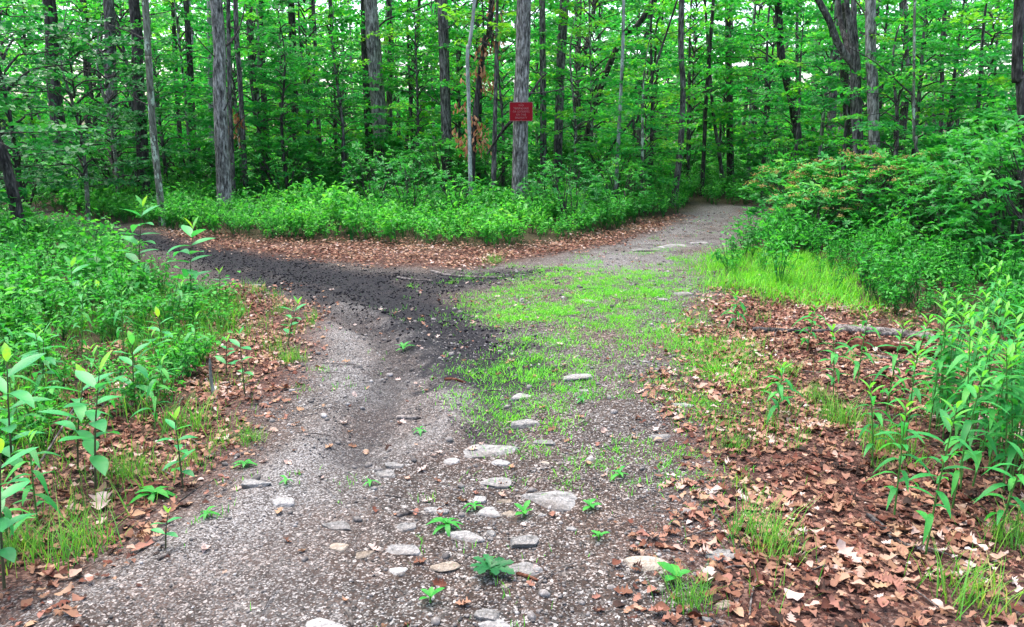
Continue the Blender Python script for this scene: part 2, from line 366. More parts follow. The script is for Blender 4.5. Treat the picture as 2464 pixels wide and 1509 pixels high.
# ------------------------------------------------------------------ ground sheet
def axis(lo, hi, fine, a, b, grow=1.18):
    v = list(np.arange(a, b + 1e-6, fine)); s = fine; x = b
    while x < hi: s *= grow; x += s; v.append(x)
    s = fine; x = a
    while x > lo: s *= grow; x -= s; v.insert(0, x)
    return np.array(v)
gx = axis(-900, 900, .055, -5.5, 5.5); gy = axis(-900, 900, .055, 1.8, 14.5)
X, Y = np.meshgrid(gx, gy); xs, ys = X.ravel(), Y.ravel()
near = (np.abs(xs) < 60) & (ys > -10) & (ys < 80)
zs = np.zeros_like(xs); zs[near] = gz(xs[near], ys[near])
zs += np.where((np.abs(xs) < 8) & (ys < 18) & (ys > 0), .012 * (fbm(xs * 6, ys * 6, 9) - .5), 0)
ni, nj = X.shape
ii, jj = np.meshgrid(np.arange(ni - 1), np.arange(nj - 1), indexing='ij')
F = np.stack([ii * nj + jj, ii * nj + jj + 1, (ii + 1) * nj + jj + 1, (ii + 1) * nj + jj], -1).reshape(-1, 4)
ga = Acc(); ga.add(np.stack([xs, ys, zs], -1), F)
gme = ga.mesh('ground', groundmat(), True)
def gattr(name, v):
    a = gme.attributes.new(name, 'FLOAT', 'POINT'); a.data.foreach_set('value', v.astype(np.float32))
bm_ = mask(BLACK, xs, ys, .35, .18, 1.5, 21); bm_ = bm_ * (.72 + .28 * np.clip(fbm(xs * 4, ys * 4, 36) * 3 - 1, 0, 1)) * (1 - .75 * band(P2, xs, ys, .16, .1, 34)); bm_ = np.maximum.reduce([bm_, .98 * sharp(band(D1, xs, ys, .6, .15, 35), xs, ys, 41), .6 * sharp(band(D2, xs, ys, .2, .10, 31), xs, ys, 42), .65 * sharp(band(D3, xs, ys, .17, .1, 32), xs, ys, 43)])
def _pale(x, y): return np.maximum.reduce([.95 * band(P1, x, y, .27, .2, 33), .8 * band(P2, x, y, .17, .15, 34), .9 * band(PFAR, x, y, 1.0, .4, 37)])
bm_ *= 1 - .6 * band(P1, xs, ys, .2, .1, 33)
gattr('black', bm_)
gattr('pale', np.maximum(_pale(xs, ys), mask(PALE, xs, ys, .5, .45, 1.3, 23) * .45) * np.clip(fbm(xs * 2.2, ys * 2.2, 24) * 2.6 - .45, 0, 1))
lm_ = np.maximum.reduce([mask(LITTER_L, xs, ys, .3, .25, 2., 25), mask(LITTER_R, xs, ys, .35, .3, 2., 26), mask(LITTER_C, xs, ys, .3, .18, 1.5, 27)])
gattr('litter', lm_)
gattr('floor', np.maximum.reduce([mask(WOOD, xs, ys, .4, .15, 1, 28), mask(LEFT, xs, ys, .4, .2, 1, 29), mask(RIGHT, xs, ys, .4, .2, 1, 30), (ys > 45) * 1., (np.abs(xs) > 30) * 1.]))
tag(link('ground', gme), 'gravel trail junction and forest floor', kind='structure')

# ------------------------------------------------------------------ leaf prototypes (grow along +Y, face +Z)
def leaf4(w=.25, fold=.10, droop=.12):
    return np.array([[0, 0, 0], [-w, .45, fold], [0, 1, -droop], [w, .45, fold]]), np.array([[0, 3, 2], [0, 2, 1]])
def leafgrid(prof, droop=.3, fold=.15, curl=0., k=1):
    n = len(prof); V = []; F = []
    for i, wd in enumerate(prof):
        t = i / (n - 1); y = t * (1 - .3 * droop * t); z = -droop * t * t + .12 * t
        V += [[-wd, y, z + fold * wd + curl * wd * wd], [0, y, z], [wd, y, z + fold * wd + curl * wd * wd]]
    for i in range(n - 1):
        a = i * 3; F += [[a, a + 1, a + 4, a + 3], [a + 1, a + 2, a + 5, a + 4]]
    return np.array(V), np.array(F)
L_SM = leaf4(.27, .1, .1)
L_MAPLE = leaf4(.42, .06, .15)
L_NARROW = leaf4(.13, .08, .3)
L_OVAL = leafgrid([.01, .15, .2, .17, .01], .25, .3)
L_MILK = [leafgrid([.015, .10, .155, .175, .16, .10, .008], d, .22) for d in (.15, .35, .6)]
L_GOLD = [leafgrid([.02, .07, .085, .06, .005], d, .3) for d in (.35, .7, 1.0)]
def oakleaf(curl, bend, seed):
    r = random.Random(seed); prof = [.02, .1, .26, .13, .34, .16, .36, .14, .2, .02]
    V, F = leafgrid([p * r.uniform(.85, 1.15) for p in prof], 0, 0)
    V[:, 2] = curl * V[:, 0] ** 2 * 2 + bend * (V[:, 1] - .5) ** 2 + .05 * np.sin(V[:, 1] * 9 + seed)
    V[:, 1] -= .5
    return V, F
L_OAK = [oakleaf(1.0, .5, 1), oakleaf(-.8, -.5, 2), oakleaf(1.8, -.3, 3), oakleaf(.3, .9, 4)]
def bit(prof, curl, bend):
    V, F = leafgrid(prof, 0, 0); V[:, 2] = curl * V[:, 0] ** 2 * 2 + bend * (V[:, 1] - .5) ** 2; V[:, 1] -= .5; return V, F
L_OAK += [bit([.02, .22, .34, .3, .16, .01], 1.2, .4), bit([.1, .3, .24, .33, .05], -.9, .6), bit([.01, .2, .27, .26, .1, .01], .5, -.8), bit([.2, .28, .12, .2], 1.5, .2)]

# ------------------------------------------------------------------ foliage sprays, crowns
def spray_leaves(L, rng, density=1., size=.1, flat=.35):
    pos = []; az = []
    nt_ = int(7 * density) + 2
    for k in range(nt_):
        t = .15 + .85 * k / nt_; side = 1 if k % 2 else -1
        base = np.array([side * .02, L * t, -.10 * L * t * t]); tl = L * .5 * (1 - .65 * t) * rng.uniform(.7, 1.2); a = side * rng.uniform(.7, 1.15)
        nl = max(3, int(tl / (size * .55)))
        for j in range(nl):
            f = (j + .5) / nl; p = base + np.array([math.sin(a), math.cos(a), 0]) * tl * f
            s2 = 1 if j % 2 else -1
            pos.append(p + rng.normal(0, size * .25, 3) * np.array([1, 1, .6])); az.append(-a + s2 * rng.uniform(.3, 1.1))
    for j in range(int(L / (size * .7))):
        pos.append(np.array([0, L * (.3 + .7 * rng.random()), -.08 * L])); az.append(rng.uniform(-1.2, 1.2))
    n = len(pos)
    return np.array(pos), rots(np.array(az), rng.normal(-.15, flat, n), rng.normal(0, flat, n)), size * rng.uniform(.7, 1.25, n)
def make_crown(name, seed, h0, h1, rmax, nspray, size, mat, shape='sap', leaf=L_MAPLE, limbs=True, density=1., tm=.45):
    """crown mesh (leaves) and limb mesh, local origin at the tree's base"""
    rng = np.random.default_rng(seed); A = Acc(); B = Acc()
    for k in range(nspray):
        f = (k + rng.random()) / nspray; z = h0 + (h1 - h0) * f
        if shape == 'sap': rr = rmax * (.45 + .75 * math.sin(math.pi * min(1, f * .85 + .12))) * rng.uniform(.6, 1.1)
        else: rr = rmax * math.sqrt(max(.08, 1 - (2 * f - 1) ** 2)) * rng.uniform(.55, 1.1)
        az = k * 2.4 + rng.normal(0, .5); up = rng.normal(.08, .12) + (.35 * f if shape != 'sap' else .15 * f)
        L = max(.5, rr * rng.uniform(.55, .8)); st = max(0., rr - L)
        Rm = rot1(az, up, rng.normal(0, .15)); o = np.array([0, 0, z - .1 * st]) + Rm @ np.array([0, st * .9, 0])
        p, m, s = spray_leaves(L, rng, density, size)
        tn = np.clip(rng.normal(tm, .16) + rng.normal(0, .12, len(p)), 0, 1)
        A.inst(*leaf, (Rm @ m) * s[:, None, None], p @ Rm.T + o, tn)
        if limbs:
            q = np.array([[0, 0, z - .25 * rr * .5], o * .5 + np.array([0, 0, z]) * .5 + rng.normal(0, .05, 3), o, o + Rm @ np.array([0, L * .85, -.08 * L])])
            B.add(*tube(curve_pts(q, 7), np.linspace(.018 + .004 * rr, .004, 7), 5))
    return A.mesh(name + '_foliage', mat), (B.mesh(name + '_limbs', M['twig'], True) if limbs else None)
SAP = [make_crown('sapling_crown', 100 + k, .9 + .25 * (k % 3), 5.5 + (k % 4) * .9, 1.5 + .25 * (k % 3), 42 + 3 * (k % 3), .13, M['maple'], tm=.64, density=1.5) for k in range(7)]
YELLOW = make_crown('yellow_crown', 170, 3.3, 4.5, 1.3, 16, .12, M['maple'], 'can', tm=1.0)
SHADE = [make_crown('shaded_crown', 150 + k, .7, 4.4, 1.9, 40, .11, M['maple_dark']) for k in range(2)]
CAN = [make_crown('canopy_crown', 200 + k, 5.8, 12.5, 2.8, 20, .17, M['maple'], 'can') for k in range(4)]

# ------------------------------------------------------------------ catalogued trees
def tree(name, label, ctrl, d, w0, w1, bark, crown=True, top=11.5, group=None, nbr=3, bark_amp=.07, cat='tree', limb_px=()):
    """ctrl: sheet points from the top of the trunk down to where it enters the undergrowth; w0, w1 widths there"""
    pts = [at(x, y, d) for x, y in ctrl]
    b = pts[-1]; dirb = (pts[-1] - pts[-2]) / max(1e-6, abs(pts[-1][2] - pts[-2][2]))
    bx = b[0] + dirb[0] * max(0, b[2]) * .6; base = np.array([bx, d, g1(bx, d)])
    tp = pts[0]; dirt = (pts[0] - pts[1]) / max(1e-6, abs(pts[0][2] - pts[1][2])); up = max(0.5, top - tp[2])
    end = tp + np.array([dirt[0] * up * .6 + R.uniform(-.3, .3), R.uniform(-.4, .4), up])
    full = [base - [0, 0, .15]] + ([b] if b[2] > base[2] + .25 else []) + pts[-2::-1] + [end]
    n = 34; cp = curve_pts(full, n); s = pxm(d); zz = cp[:, 2]
    ztop = tp[2]; r = np.interp(zz, [base[2], ztop, end[2]], [w1 * s / 2, w0 * s / 2, w0 * s * .14])
    r *= 1 + .38 * np.exp(-np.clip(zz - base[2], 0, 9) / .22)
    e = empty(name, base, label, cat, group)
    a = Acc(); a.add(*tube(cp - base, r, 18, bark_amp, R.randint(0, 99)))
    link('trunk', a.mesh('trunk', M[bark], True), e)
    for k in range(nbr):
        z = R.uniform(1.6, min(5.5, top - 2)); i = int(np.argmin(abs(zz - z))); az = R.uniform(0, 6.28); L = R.uniform(.5, 1.5)
        q0 = cp[i] - base; dv = np.array([math.cos(az), math.sin(az) * .6, R.uniform(.1, .8)])
        q = [q0, q0 + dv * L * .5 + [0, 0, R.uniform(-.1, .1)], q0 + dv * L + [0, 0, R.uniform(-.05, .3)]]
        bb = Acc(); bb.add(*tube(curve_pts(q, 7), np.linspace(.016, .003, 7), 5)); link('branch', bb.mesh('branch', M['twig'], True), e)
    for lp, lw, ld in limb_px:
        q = [at(x, y, d + ld * k / max(1, len(lp) - 1)) - base for k, (x, y) in enumerate(lp)]
        bb = Acc(); bb.add(*tube(curve_pts(q, 14), np.linspace(lw * s / 2, lw * s * .3, 14), 12, bark_amp, 5)); link('branch', bb.mesh('branch', M[bark], True), e)
    if crown:
        i = int(np.argmin(abs(zz - 6))); off = cp[i] - base; k = R.randrange(len(CAN)); rz = R.uniform(0, 6.28); sc = R.uniform(.85, 1.1)
        c = link('crown', CAN[k][0], e, (off[0], off[1], 0), rz, sc); tag(c, kind='stuff')
        c = link('limbs', CAN[k][1], e, (off[0], off[1], 0), rz, sc); tag(c, kind='stuff')
    return e

G = 'trees standing in the wood'
TREES = [
 ("leaning black trunk at the far left edge above the undergrowth", [(-30, 250), (2, 345), (26, 440)], 10.5, 18, 30, 'bark_dark', True),
 ("dark thick trunk half hidden by dark leaves, second from the left edge", [(118, 0), (125, 160), (142, 310)], 21, 27, 33, 'bark_dark', True),
 ("thin dark trunk between the two thick dark trunks at the left", [(201, 0), (206, 130), (212, 300)], 27, 11, 14, 'bark_dark', False),
 ("straight brown-grey trunk with furrowed bark left of the blackish pair", [(261, 0), (266, 180), (280, 390)], 20, 23, 29, 'bark_mid', True),
 ("nearly black straight trunk close beside a thin leaning lichened trunk", [(322, 0), (331, 170), (346, 425)], 18, 23, 28, 'bark_dark', True),
 ("thin leaning trunk, brown above and pale with lichen at its foot", [(349, 0), (358, 150), (367, 300), (386, 480)], 14.4, 15, 15, 'bark_lichen', False),
 ("tall straight grey trunk, the thickest in the left half of the wood", [(519, 0), (528, 200), (539, 460)], 16.6, 26, 35, 'bark_grey', True),
 ("pale slim trunk just left of the thick grey trunk", [(504, 0), (506, 160), (510, 340)], 25, 11, 13, 'bark_pale', False),
 ("slim trunk touching the right foot of the thick grey trunk", [(549, 0), (553, 240), (562, 468)], 17.6, 9, 11, 'bark_mid', False),
 ("slim curving grey trunk with brown dead leaves hanging beside it", [(566, 0), (577, 190), (592, 470)], 18, 11, 12, 'bark_mid', False),
 ("dark slanting trunk right of the slim curving grey trunk", [(596, 0), (606, 180), (630, 340)], 22, 15, 16, 'bark_mid', True),
 ("thin dark trunk in the gap between the lichened and the thick grey trunk", [(418, 60), (424, 200), (436, 370)], 26, 9, 11, 'bark_dark', False),
 ("forking dark trunk in the gap left of the thick grey trunk", [(456, 140), (461, 240), (465, 400)], 24, 13, 16, 'bark_dark', False),
 ("dark trunk standing among pale leaves left of centre", [(628, 0), (632, 170), (640, 330)], 25, 12, 15, 'bark_dark', True),
 ("dark ragged trunk in mid wood before bright gaps of sky", [(700, 0), (705, 150), (713, 330)], 26, 15, 19, 'bark_dark', True),
 ("short-looking slim grey trunk framed by pale leaves", [(756, 60), (760, 180), (767, 315)], 27, 9, 11, 'bark_mid', False),
 ("slim dark trunk leaning left, seen above the laurel thicket", [(796, 40), (804, 140), (819, 260)], 26, 9, 10, 'bark_dark', False),
 ("broad leaning light grey trunk with rough bark left of centre", [(891, 0), (903, 160), (919, 375)], 21, 31, 37, 'bark_grey', True),
 ("dark trunk pressed behind the broad leaning grey trunk", [(876, 0), (881, 170), (889, 380)], 22.5, 17, 21, 'bark_dark', False),
 ("grey trunk forking near the top right of the broad grey trunk", [(938, 60), (937, 180), (936, 330)], 25, 14, 16, 'bark_mid', True),
 ("thin bent dark stem between the forked and the knotty trunk", [(1000, 120), (994, 200), (980, 320)], 26, 8, 9, 'bark_dark', False),
 ("dark knotty straight trunk between the broad grey trunk and the birch", [(1064, 0), (1070, 190), (1077, 420)], 19.5, 22, 25, 'bark_mid', True),
 ("slender white birch-like stem rising out of the undergrowth", [(1142, 0), (1125, 120), (1128, 260), (1132, 468)], 15.6, 8, 10, 'bark_pale', False),
 ("dark slanting trunk hung with clusters of brown dead leaves", [(1184, 0), (1166, 100), (1142, 290), (1136, 420)], 17.5, 13, 13, 'bark_dark', False),
 ("straight light grey trunk that carries the red sign", [(1260, 0), (1253, 240), (1250, 480)], 16, 32, 37, 'bark_grey', True),
 ("grey trunk just right of the sign tree", [(1304, 0), (1306, 190), (1307, 385)], 19, 14, 16, 'bark_mid', True),
 ("grey trunk second right of the sign tree, mossy low down", [(1358, 0), (1348, 180), (1342, 370)], 19.5, 21, 20, 'bark_mid', True),
 ("faint grey trunk rising behind the two trunks right of the sign", [(1389, 0), (1389, 90), (1390, 230)], 28, 12, 14, 'bark_mid', False),
 ("dark trunk leaning strongly to the right behind a pale stem", [(1574, 0), (1500, 85), (1447, 205), (1416, 310)], 22, 13, 14, 'bark_dark', False),
 ("slender pale straight stem right of the sign tree", [(1500, 0), (1497, 140), (1486, 365)], 17.5, 7, 9, 'bark_pale', False),
 ("thin dark stem slanting across the foot of the pale stem", [(1560, 210), (1520, 290), (1468, 360)], 18, 5, 6, 'bark_dark', False),
 ("crooked trunk with a pale foot at the left of the trail's end", [(1640, 0), (1643, 220), (1636, 360), (1624, 462)], 18.5, 13, 14, 'bark_mid', False),
 ("slim dark stem leaning left beside the trail's end", [(1702, 190), (1696, 300), (1688, 470)], 21, 9, 10, 'bark_dark', False),
 ("slim stem leaning right beside the trail's end", [(1708, 180), (1722, 320), (1740, 440)], 22, 7, 9, 'bark_mid', False),
 ("dark double trunk directly above the end of the trail", [(1753, 160), (1755, 270), (1757, 420)], 24, 14, 17, 'bark_dark', True),
 ("dark trunk bent at mid height in front of the brightest sky gap", [(1874, 60), (1890, 180), (1912, 280), (1926, 400)], 20, 17, 20, 'bark_dark', True),
 ("thin stem touching the bent dark trunk by the bright sky gap", [(1917, 60), (1918, 190), (1922, 380)], 21.5, 7, 9, 'bark_mid', False),
 ("faint trunk left of the big forked tree", [(2012, 120), (2004, 220), (1998, 350)], 26, 18, 19, 'bark_mid', True),
 ("broad dark trunk standing behind the big forked tree", [(2032, 120), (2038, 250), (2050, 385)], 18.5, 19, 24, 'bark_dark', False),
 ("straight grey trunk right of the big forked tree", [(2094, 0), (2099, 200), (2104, 410)], 15, 23, 27, 'bark_grey', True),
 ("leaning trunk foot right behind the straight grey trunk", [(2095, 150), (2110, 290), (2128, 410)], 17, 17, 24, 'bark_mid', False),
 ("small pale crooked stem above the laurels at the right", [(2198, 190), (2204, 330), (2203, 355), (2222, 412)], 13.5, 6, 7, 'bark_lichen', False),
 ("slim trunk in the leaves right of the straight grey trunk", [(2180, 100), (2192, 200), (2203, 330)], 20, 9, 10, 'bark_mid', False),
 ("thin dark trunk deep in the leaves at the right", [(2268, 90), (2266, 180), (2262, 340)], 22, 9, 10, 'bark_dark', False),
 ("dark trunk cut by the right edge of the view", [(2452, 0), (2457, 200), (2468, 420)], 10, 22, 27, 'bark_dark', True),
]
TE = []
for (lb, ctrl, d, w0, w1, bk, cr) in TREES:
    TE.append(tree('tree', lb, ctrl, d, w0, w1, bk, cr, group=G, nbr=R.choice((2, 3, 4)) if w0 > 8 else 2, bark_amp=.07 if w0 > 10 else .04))
tree('tree', "big tree forking into three dark limbs at the right", [(2056, 150), (2058, 240), (2066, 400)], 15.5, 24, 26, 'bark_mid', True, group=G, top=4.2, bark_amp=.06,
     limb_px=(([(2056, 160), (2018, 110), (1995, 50), (1968, 0), (1940, -60), (1900, -200)], 18, -.5), ([(2050, 140), (2032, 90), (2018, 20), (2010, -150)], 15, .6), ([(2058, 150), (2056, 80), (2053, 0), (2060, -250)], 15, .2)))
def add_limb(e, lp, lw, d, bark):
    b = np.array(e.location); q = [at(x, y, dd_) - b for x, y, dd_ in lp]; bb = Acc()
    bb.add(*tube(curve_pts(q, 12), np.linspace(lw, lw * .45, 12) * pxm(d) / 2, 8, .08, 3)); link('branch', bb.mesh('branch', M[bark], True), e)
add_limb(TE[24], [(1250, 278, 16.1), (1222, 300, 16.3), (1195, 335, 16.5), (1172, 372, 16.6)], 10, 16, 'bark_dark')
add_limb(TE[24], [(1258, 245, 16.05), (1284, 215, 16.2), (1300, 190, 16.3), (1316, 176, 16.4)], 8, 16, 'bark_dark')
add_limb(TE[6], [(532, 120, 16.6), (560, 95, 16.9), (580, 55, 17.2), (590, 10, 17.4)], 6, 16.6, 'bark_dark')
add_limb(TE[3], [(266, 150, 20), (240, 120, 20.4), (210, 105, 20.8)], 6, 20, 'bark_dark')
add_limb(TE[17], [(905, 70, 21), (935, 45, 21.3), (990, 30, 21.8), (1040, 5, 22)], 5, 21, 'bark_dark')
# dead brown leaves hanging on the slanting trunk and on the slim curving one
def dead_leaves(e, spots, d):
    A = Acc(); b = np.array(e.location)
    for (px, py, n) in spots:
        c = at(px, py, d - .1) - b
        p = c + N.normal(0, 1, (n, 3)) * np.array([.085, .09, .11])
        A.inst(*L_OVAL, rots(N.uniform(0, 6.28, n), N.normal(-1.1, .35, n), N.normal(0, .5, n)) * N.uniform(.08, .14, n)[:, None, None], p, N.uniform(.1, 1, n))
    o = link('dead_foliage', A.mesh('dead_foliage', M['dead']), e); tag(o, 'brown dead leaves hanging in clusters', kind='stuff')
dead_leaves(TE[23], [(1170, 110, 30), (1192, 112, 20), (1160, 122, 16), (1155, 162, 24), (1140, 165, 10), (1170, 205, 18), (1184, 212, 14), (1160, 180, 10), (1112, 255, 14), (1122, 290, 22), (1140, 300, 26), (1110, 330, 26), (1118, 352, 28), (1160, 320, 30), (1150, 340, 26), (1165, 350, 16), (1115, 208, 8), (1180, 20, 8), (1200, 55, 12)], 17.5)
dead_leaves(TE[9], [(560, 275, 10), (566, 290, 22), (560, 305, 14), (556, 335, 10), (570, 300, 8)], 18)
dead_leaves(TE[13], [(628, 345, 10), (632, 358, 10)], 25)

# ------------------------------------------------------------------ the red sign
def build_sign():
    d = 16 - .175; c = at(1253.5, 269, d); wd, hg = 54 * pxm(d), 43 * pxm(d)
    e = empty('no_trespassing_sign', c, "red metal no trespassing sign nailed to the grey trunk", 'sign')
    def rr(w_, h_, r_, n=5):
        out = []
        for cx, cy, a0 in ((w_ / 2 - r_, h_ / 2 - r_, 0), (-w_ / 2 + r_, h_ / 2 - r_, 90), (-w_ / 2 + r_, -h_ / 2 + r_, 180), (w_ / 2 - r_, -h_ / 2 + r_, 270)):
            for k in range(n): a = rad(a0 + 90 * k / (n - 1)); out.append((cx + r_ * math.cos(a), cy + r_ * math.sin(a)))
        return np.array(out)
    def ring(prof, mat, name, closed=True):
        A = Acc(); V = []; n = None
        for (k, y) in prof:
            o = rr(wd - 2 * k, hg - 2 * k, max(.004, .022 - k)); n = len(o); V.append(np.stack([o[:, 0], np.full(n, y), o[:, 1]], -1))
        V = np.concatenate(V); F = []
        for i in range(len(prof) - 1):
            for j in range(n): F.append([i * n + j, i * n + (j + 1) % n, (i + 1) * n + (j + 1) % n, (i + 1) * n + j])
        A.add(V, F)
        if closed:
            m = len(V); A.add(np.array([[0, prof[-1][1], 0]]), np.zeros((0, 3), int))
            A.F[-1] = np.array([[(len(prof) - 1) * n + j, (len(prof) - 1) * n + (j + 1) % n, m] for j in range(n)])
        return link(name, A.mesh(name, mat), e)
    red = plainmat('red_sign_paint', [(.3, (.16, .002, .005)), (.6, (.24, .003, .008)), (.8, (.30, .008, .014))], .6, .15, 40, .15, .002)
    ring([(0.002, .006), (0, 0), (0.004, -.001)], red, 'plate')
    wm = plainmat('worn_white_paint', [(.3, (.3, .10, .10)), (.45, (.55, .40, .39)), (.7, (.7, .62, .6))], .6, .3, 90, .1, .001)
    em = plainmat('worn_sign_rim', [(.35, (.16, .02, .02)), (.6, (.3, .12, .12)), (.8, (.42, .3, .3))], .6, .3, 60, .1, .001)
    ring([(0, -.0012), (.001, -.006), (.009, -.006), (.010, -.0012)], em, 'rim', False)
    for k, (txt, py, px_w) in enumerate((("NO", 254, 11), ("TRESPASSING", 261.5, 35), ("OR LOITERING", 269, 38), ("ON THIS", 276.5, 23), ("PROPERTY", 284, 27))):
        cu = bpy.data.curves.new('lettering', 'FONT'); cu.body = txt; cu.align_x = 'CENTER'; cu.align_y = 'CENTER'; cu.size = .052; cu.extrude = .0008; cu.space_character = 1.08
        tmp = bpy.data.objects.new('lettering_curve', cu); COL.objects.link(tmp); bpy.context.view_layer.update()
        me = bpy.data.meshes.new_from_object(tmp); bpy.data.objects.remove(tmp)
        me.materials.clear(); me.materials.append(wm)
        co = np.array([v.co[:] for v in me.vertices]); sx = px_w * pxm(d) / (co[:, 0].max() - co[:, 0].min())
        o = link('lettering', me, e); z = at(1253, py, d)[2] - c[2]
        o.location = (0, -.0035, z); o.rotation_euler = (math.pi / 2, 0, 0); o.scale = (sx, 1.0, 1)
    for sz in (1, -1):
        A = Acc(); V, F = tube([[0, 0, 0], [0, -.004, 0], [0, -.006, 0]], [.008, .008, .002], 8); A.add(V, F)
        b = link('nail', A.mesh('nail', M['deadwood']), e); b.location = (.0, -.001, sz * hg * .45)
build_sign()

# ------------------------------------------------------------------ understory saplings
def sapling(px, d, h, proto, label, grp, base_scale=1., lean=0.):
    x = (px - PW / 2) / FPX * d * 1.0; z = g1(x, d)
    e = empty('sapling', (x, d, z), label, 'sapling', grp)
    sc = h / 6.5 * base_scale; rz = R.uniform(0, 6.28)
    A = Acc(); q = curve_pts([[0, 0, -.1], [R.uniform(-.1, .1), R.uniform(-.1, .1), h * .4], [R.uniform(-.2, .2) + lean * h * .5, 0, h * .75], [lean * h, R.uniform(-.2, .2), h]], 14)
    A.add(*tube(q, np.linspace(.022 + .006 * h, .006, 14), 8, .05, R.randint(0, 50)))
    link('trunk', A.mesh('trunk', M[R.choice(['bark_mid', 'bark_dark', 'bark_mid', 'bark_lichen'])], True), e)
    tag(link('crown', proto[0], e, (0, 0, 0), rz, sc), kind='stuff'); tag(link('limbs', proto[1], e, (0, 0, 0), rz, sc), kind='stuff')
    return e
LM = [(-60, "the left edge"), (130, "the thick dark trunk at the left"), (270, "the furrowed brown-grey trunk"), (340, "the nearly black trunk"), (530, "the thick grey trunk"), (625, "the dark slanting trunk"), (710, "the ragged dark trunk"), (900, "the broad leaning grey trunk"),
      (1070, "the knotty trunk"), (1135, "the birch-like stem"), (1250, "the sign tree"), (1350, "the mossy trunk"), (1490, "the slender pale stem"), (1630, "the crooked pale-footed trunk"), (1755, "the trail's end"), (1915, "the bent dark trunk"), (2060, "the big forked tree"), (2200, "the small pale crooked stem"), (2340, "the dark laurels"), (2500, "the right edge")]
SEEN = {}
def where(what, px, d):
    x, nm = min(LM, key=lambda q: abs(q[0] - px)); side = 'left' if px < x else 'right'
    dep = 'just behind' if d < 24 else 'a little way behind' if d < 28 else 'some way behind' if d < 33 else 'well behind' if d < 39 else 'far behind' if d < 46 else 'farthest behind'
    return f"{what} {dep} and {side} of {nm}"
SG = 'leafy saplings in the understory'
FRONT = [ # placed by eye
 (60, 14.5, 4.6, 'd', "dark spreading sapling over the undergrowth at the left edge"), (215, 15.5, 4.0, 'd', "dark layered sapling in front of the blackish trunks at the left"),
 (-90, 10.5, 4.2, 'd', "sapling whose dark boughs reach in at the left edge"),
 (470, 21, 5.5, 's', "bright sapling in the gap left of the thick grey trunk"), (640, 20.5, 5.5, 's', "pale green layered sapling right of the thick grey trunk"),
 (760, 22, 6.0, 's', "layered sapling left of the broad leaning grey trunk"), (1000, 23, 6.5, 's', "leafy sapling between the broad grey and the knotty trunk"),
 (1185, 17.0, 6.5, 'y', "sapling with a yellow-green crown behind the birch-like stem"), (1150, 22, 6, 's', "leafy sapling deep between the knotty trunk and the sign tree"), (1420, 21, 6.2, 's', "leafy sapling right of the sign tree"),
 (1560, 19.5, 5.5, 's', "leafy sapling leaning over the undergrowth left of the trail's end"), (1650, 22, 6.2, 's', "tall sapling just left of the trail's end"),
 (1830, 21, 6.0, 's', "leafy sapling just right of the trail's end"), (1960, 17.5, 5.0, 's', "sapling left of the big forked tree"),
 (2180, 15.5, 5.0, 's', "leafy sapling right of the straight grey trunk"), (2330, 15.5, 5.0, 's', "leafy sapling above the laurels near the right edge"),
 (2470, 13.5, 4.8, 's', "leafy sapling at the right edge beside the cut-off trunk"), (2260, 18, 5.5, 's', "sapling deep behind the laurels at the right"),
 (410, 19.0, 4.2, 's', "low spreading sapling right of the lichened trunk"), (590, 19.2, 4.4, 's', "low spreading sapling behind the slim curving trunk"), (700, 18.6, 4.2, 's', "low bright sapling above the laurel thicket left of centre"), (830, 19.4, 4.4, 's', "low sapling just left of the broad leaning grey trunk"), (1010, 20.5, 4.6, 's', "low sapling right of the broad leaning grey trunk"), (1210, 19.2, 4.2, 's', "low sapling left of the sign tree"), (1380, 18.4, 4.4, 's', "low sapling two trunks right of the sign tree"), (1545, 17.2, 3.6, 's', "low layered sapling right of the slender pale stem"), (1730, 23.0, 5.0, 's', "bright sapling closing the end of the trail"), (1890, 18.0, 4.2, 's', "low sapling at the right of the trail's end"), (2020, 16.2, 4.0, 's', "low sapling at the foot of the big forked tree"), (2130, 14.4, 3.8, 's', "low layered sapling beside the straight grey trunk's foot"), (290, 17.2, 4.0, 'd', "dark sapling at the foot of the nearly black trunk"),
]
for i, (px, d, h, t_, lb) in enumerate(FRONT):
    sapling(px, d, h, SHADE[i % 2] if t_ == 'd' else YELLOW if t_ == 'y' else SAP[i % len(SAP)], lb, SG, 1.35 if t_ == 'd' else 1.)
k = 0
for d, n, h in ((25, 12, 7.0), (30, 13, 7.6), (36, 12, 8.5), (43, 12, 9.5)):
    for i in range(n):
        px = -150 + (2760) * (i + R.uniform(.1, .9)) / n
        d2 = d + R.uniform(-2, 2)
        sapling(px, d2, h * R.uniform(.8, 1.15), SAP[k % len(SAP)], where("leafy understory tree", px, d2), 'understory trees in the deeper wood'); k += 1

# thin far trunks that can be told apart
ft = []
for k in range(3):
    A = Acc(); q = curve_pts([[0, 0, -.2], [R.uniform(-.4, .4), 0, 4], [R.uniform(-.7, .7), 0, 8], [R.uniform(-1.5, 1.5), 0, 16]], 14)
    A.add(*tube(q, np.linspace(.15, .05, 14), 10, .06, k)); ft.append(A.mesh('trunk', M[('bark_dark', 'bark_mid', 'bark_grey')[k]], True))
for i in range(40):
    d = 29 + 26 * (i / 40) + R.uniform(-1, 1); px = -60 + 2580 * ((i * .6180339) % 1); x = (px - PW / 2) / FPX * d
    e = empty('far_tree', (x, d, 0.), where(("slim dark trunk", "slim brown-grey trunk", "slim grey trunk")[i % 3], px, d), 'tree', 'far trunks deep in the wood')
    sc = R.uniform(.45, 1.2); e.rotation_euler[1] = R.uniform(-.07, .07); link('trunk', ft[i % 3], e, (0, 0, 0), R.uniform(0, 6.28), (sc, sc, 1))

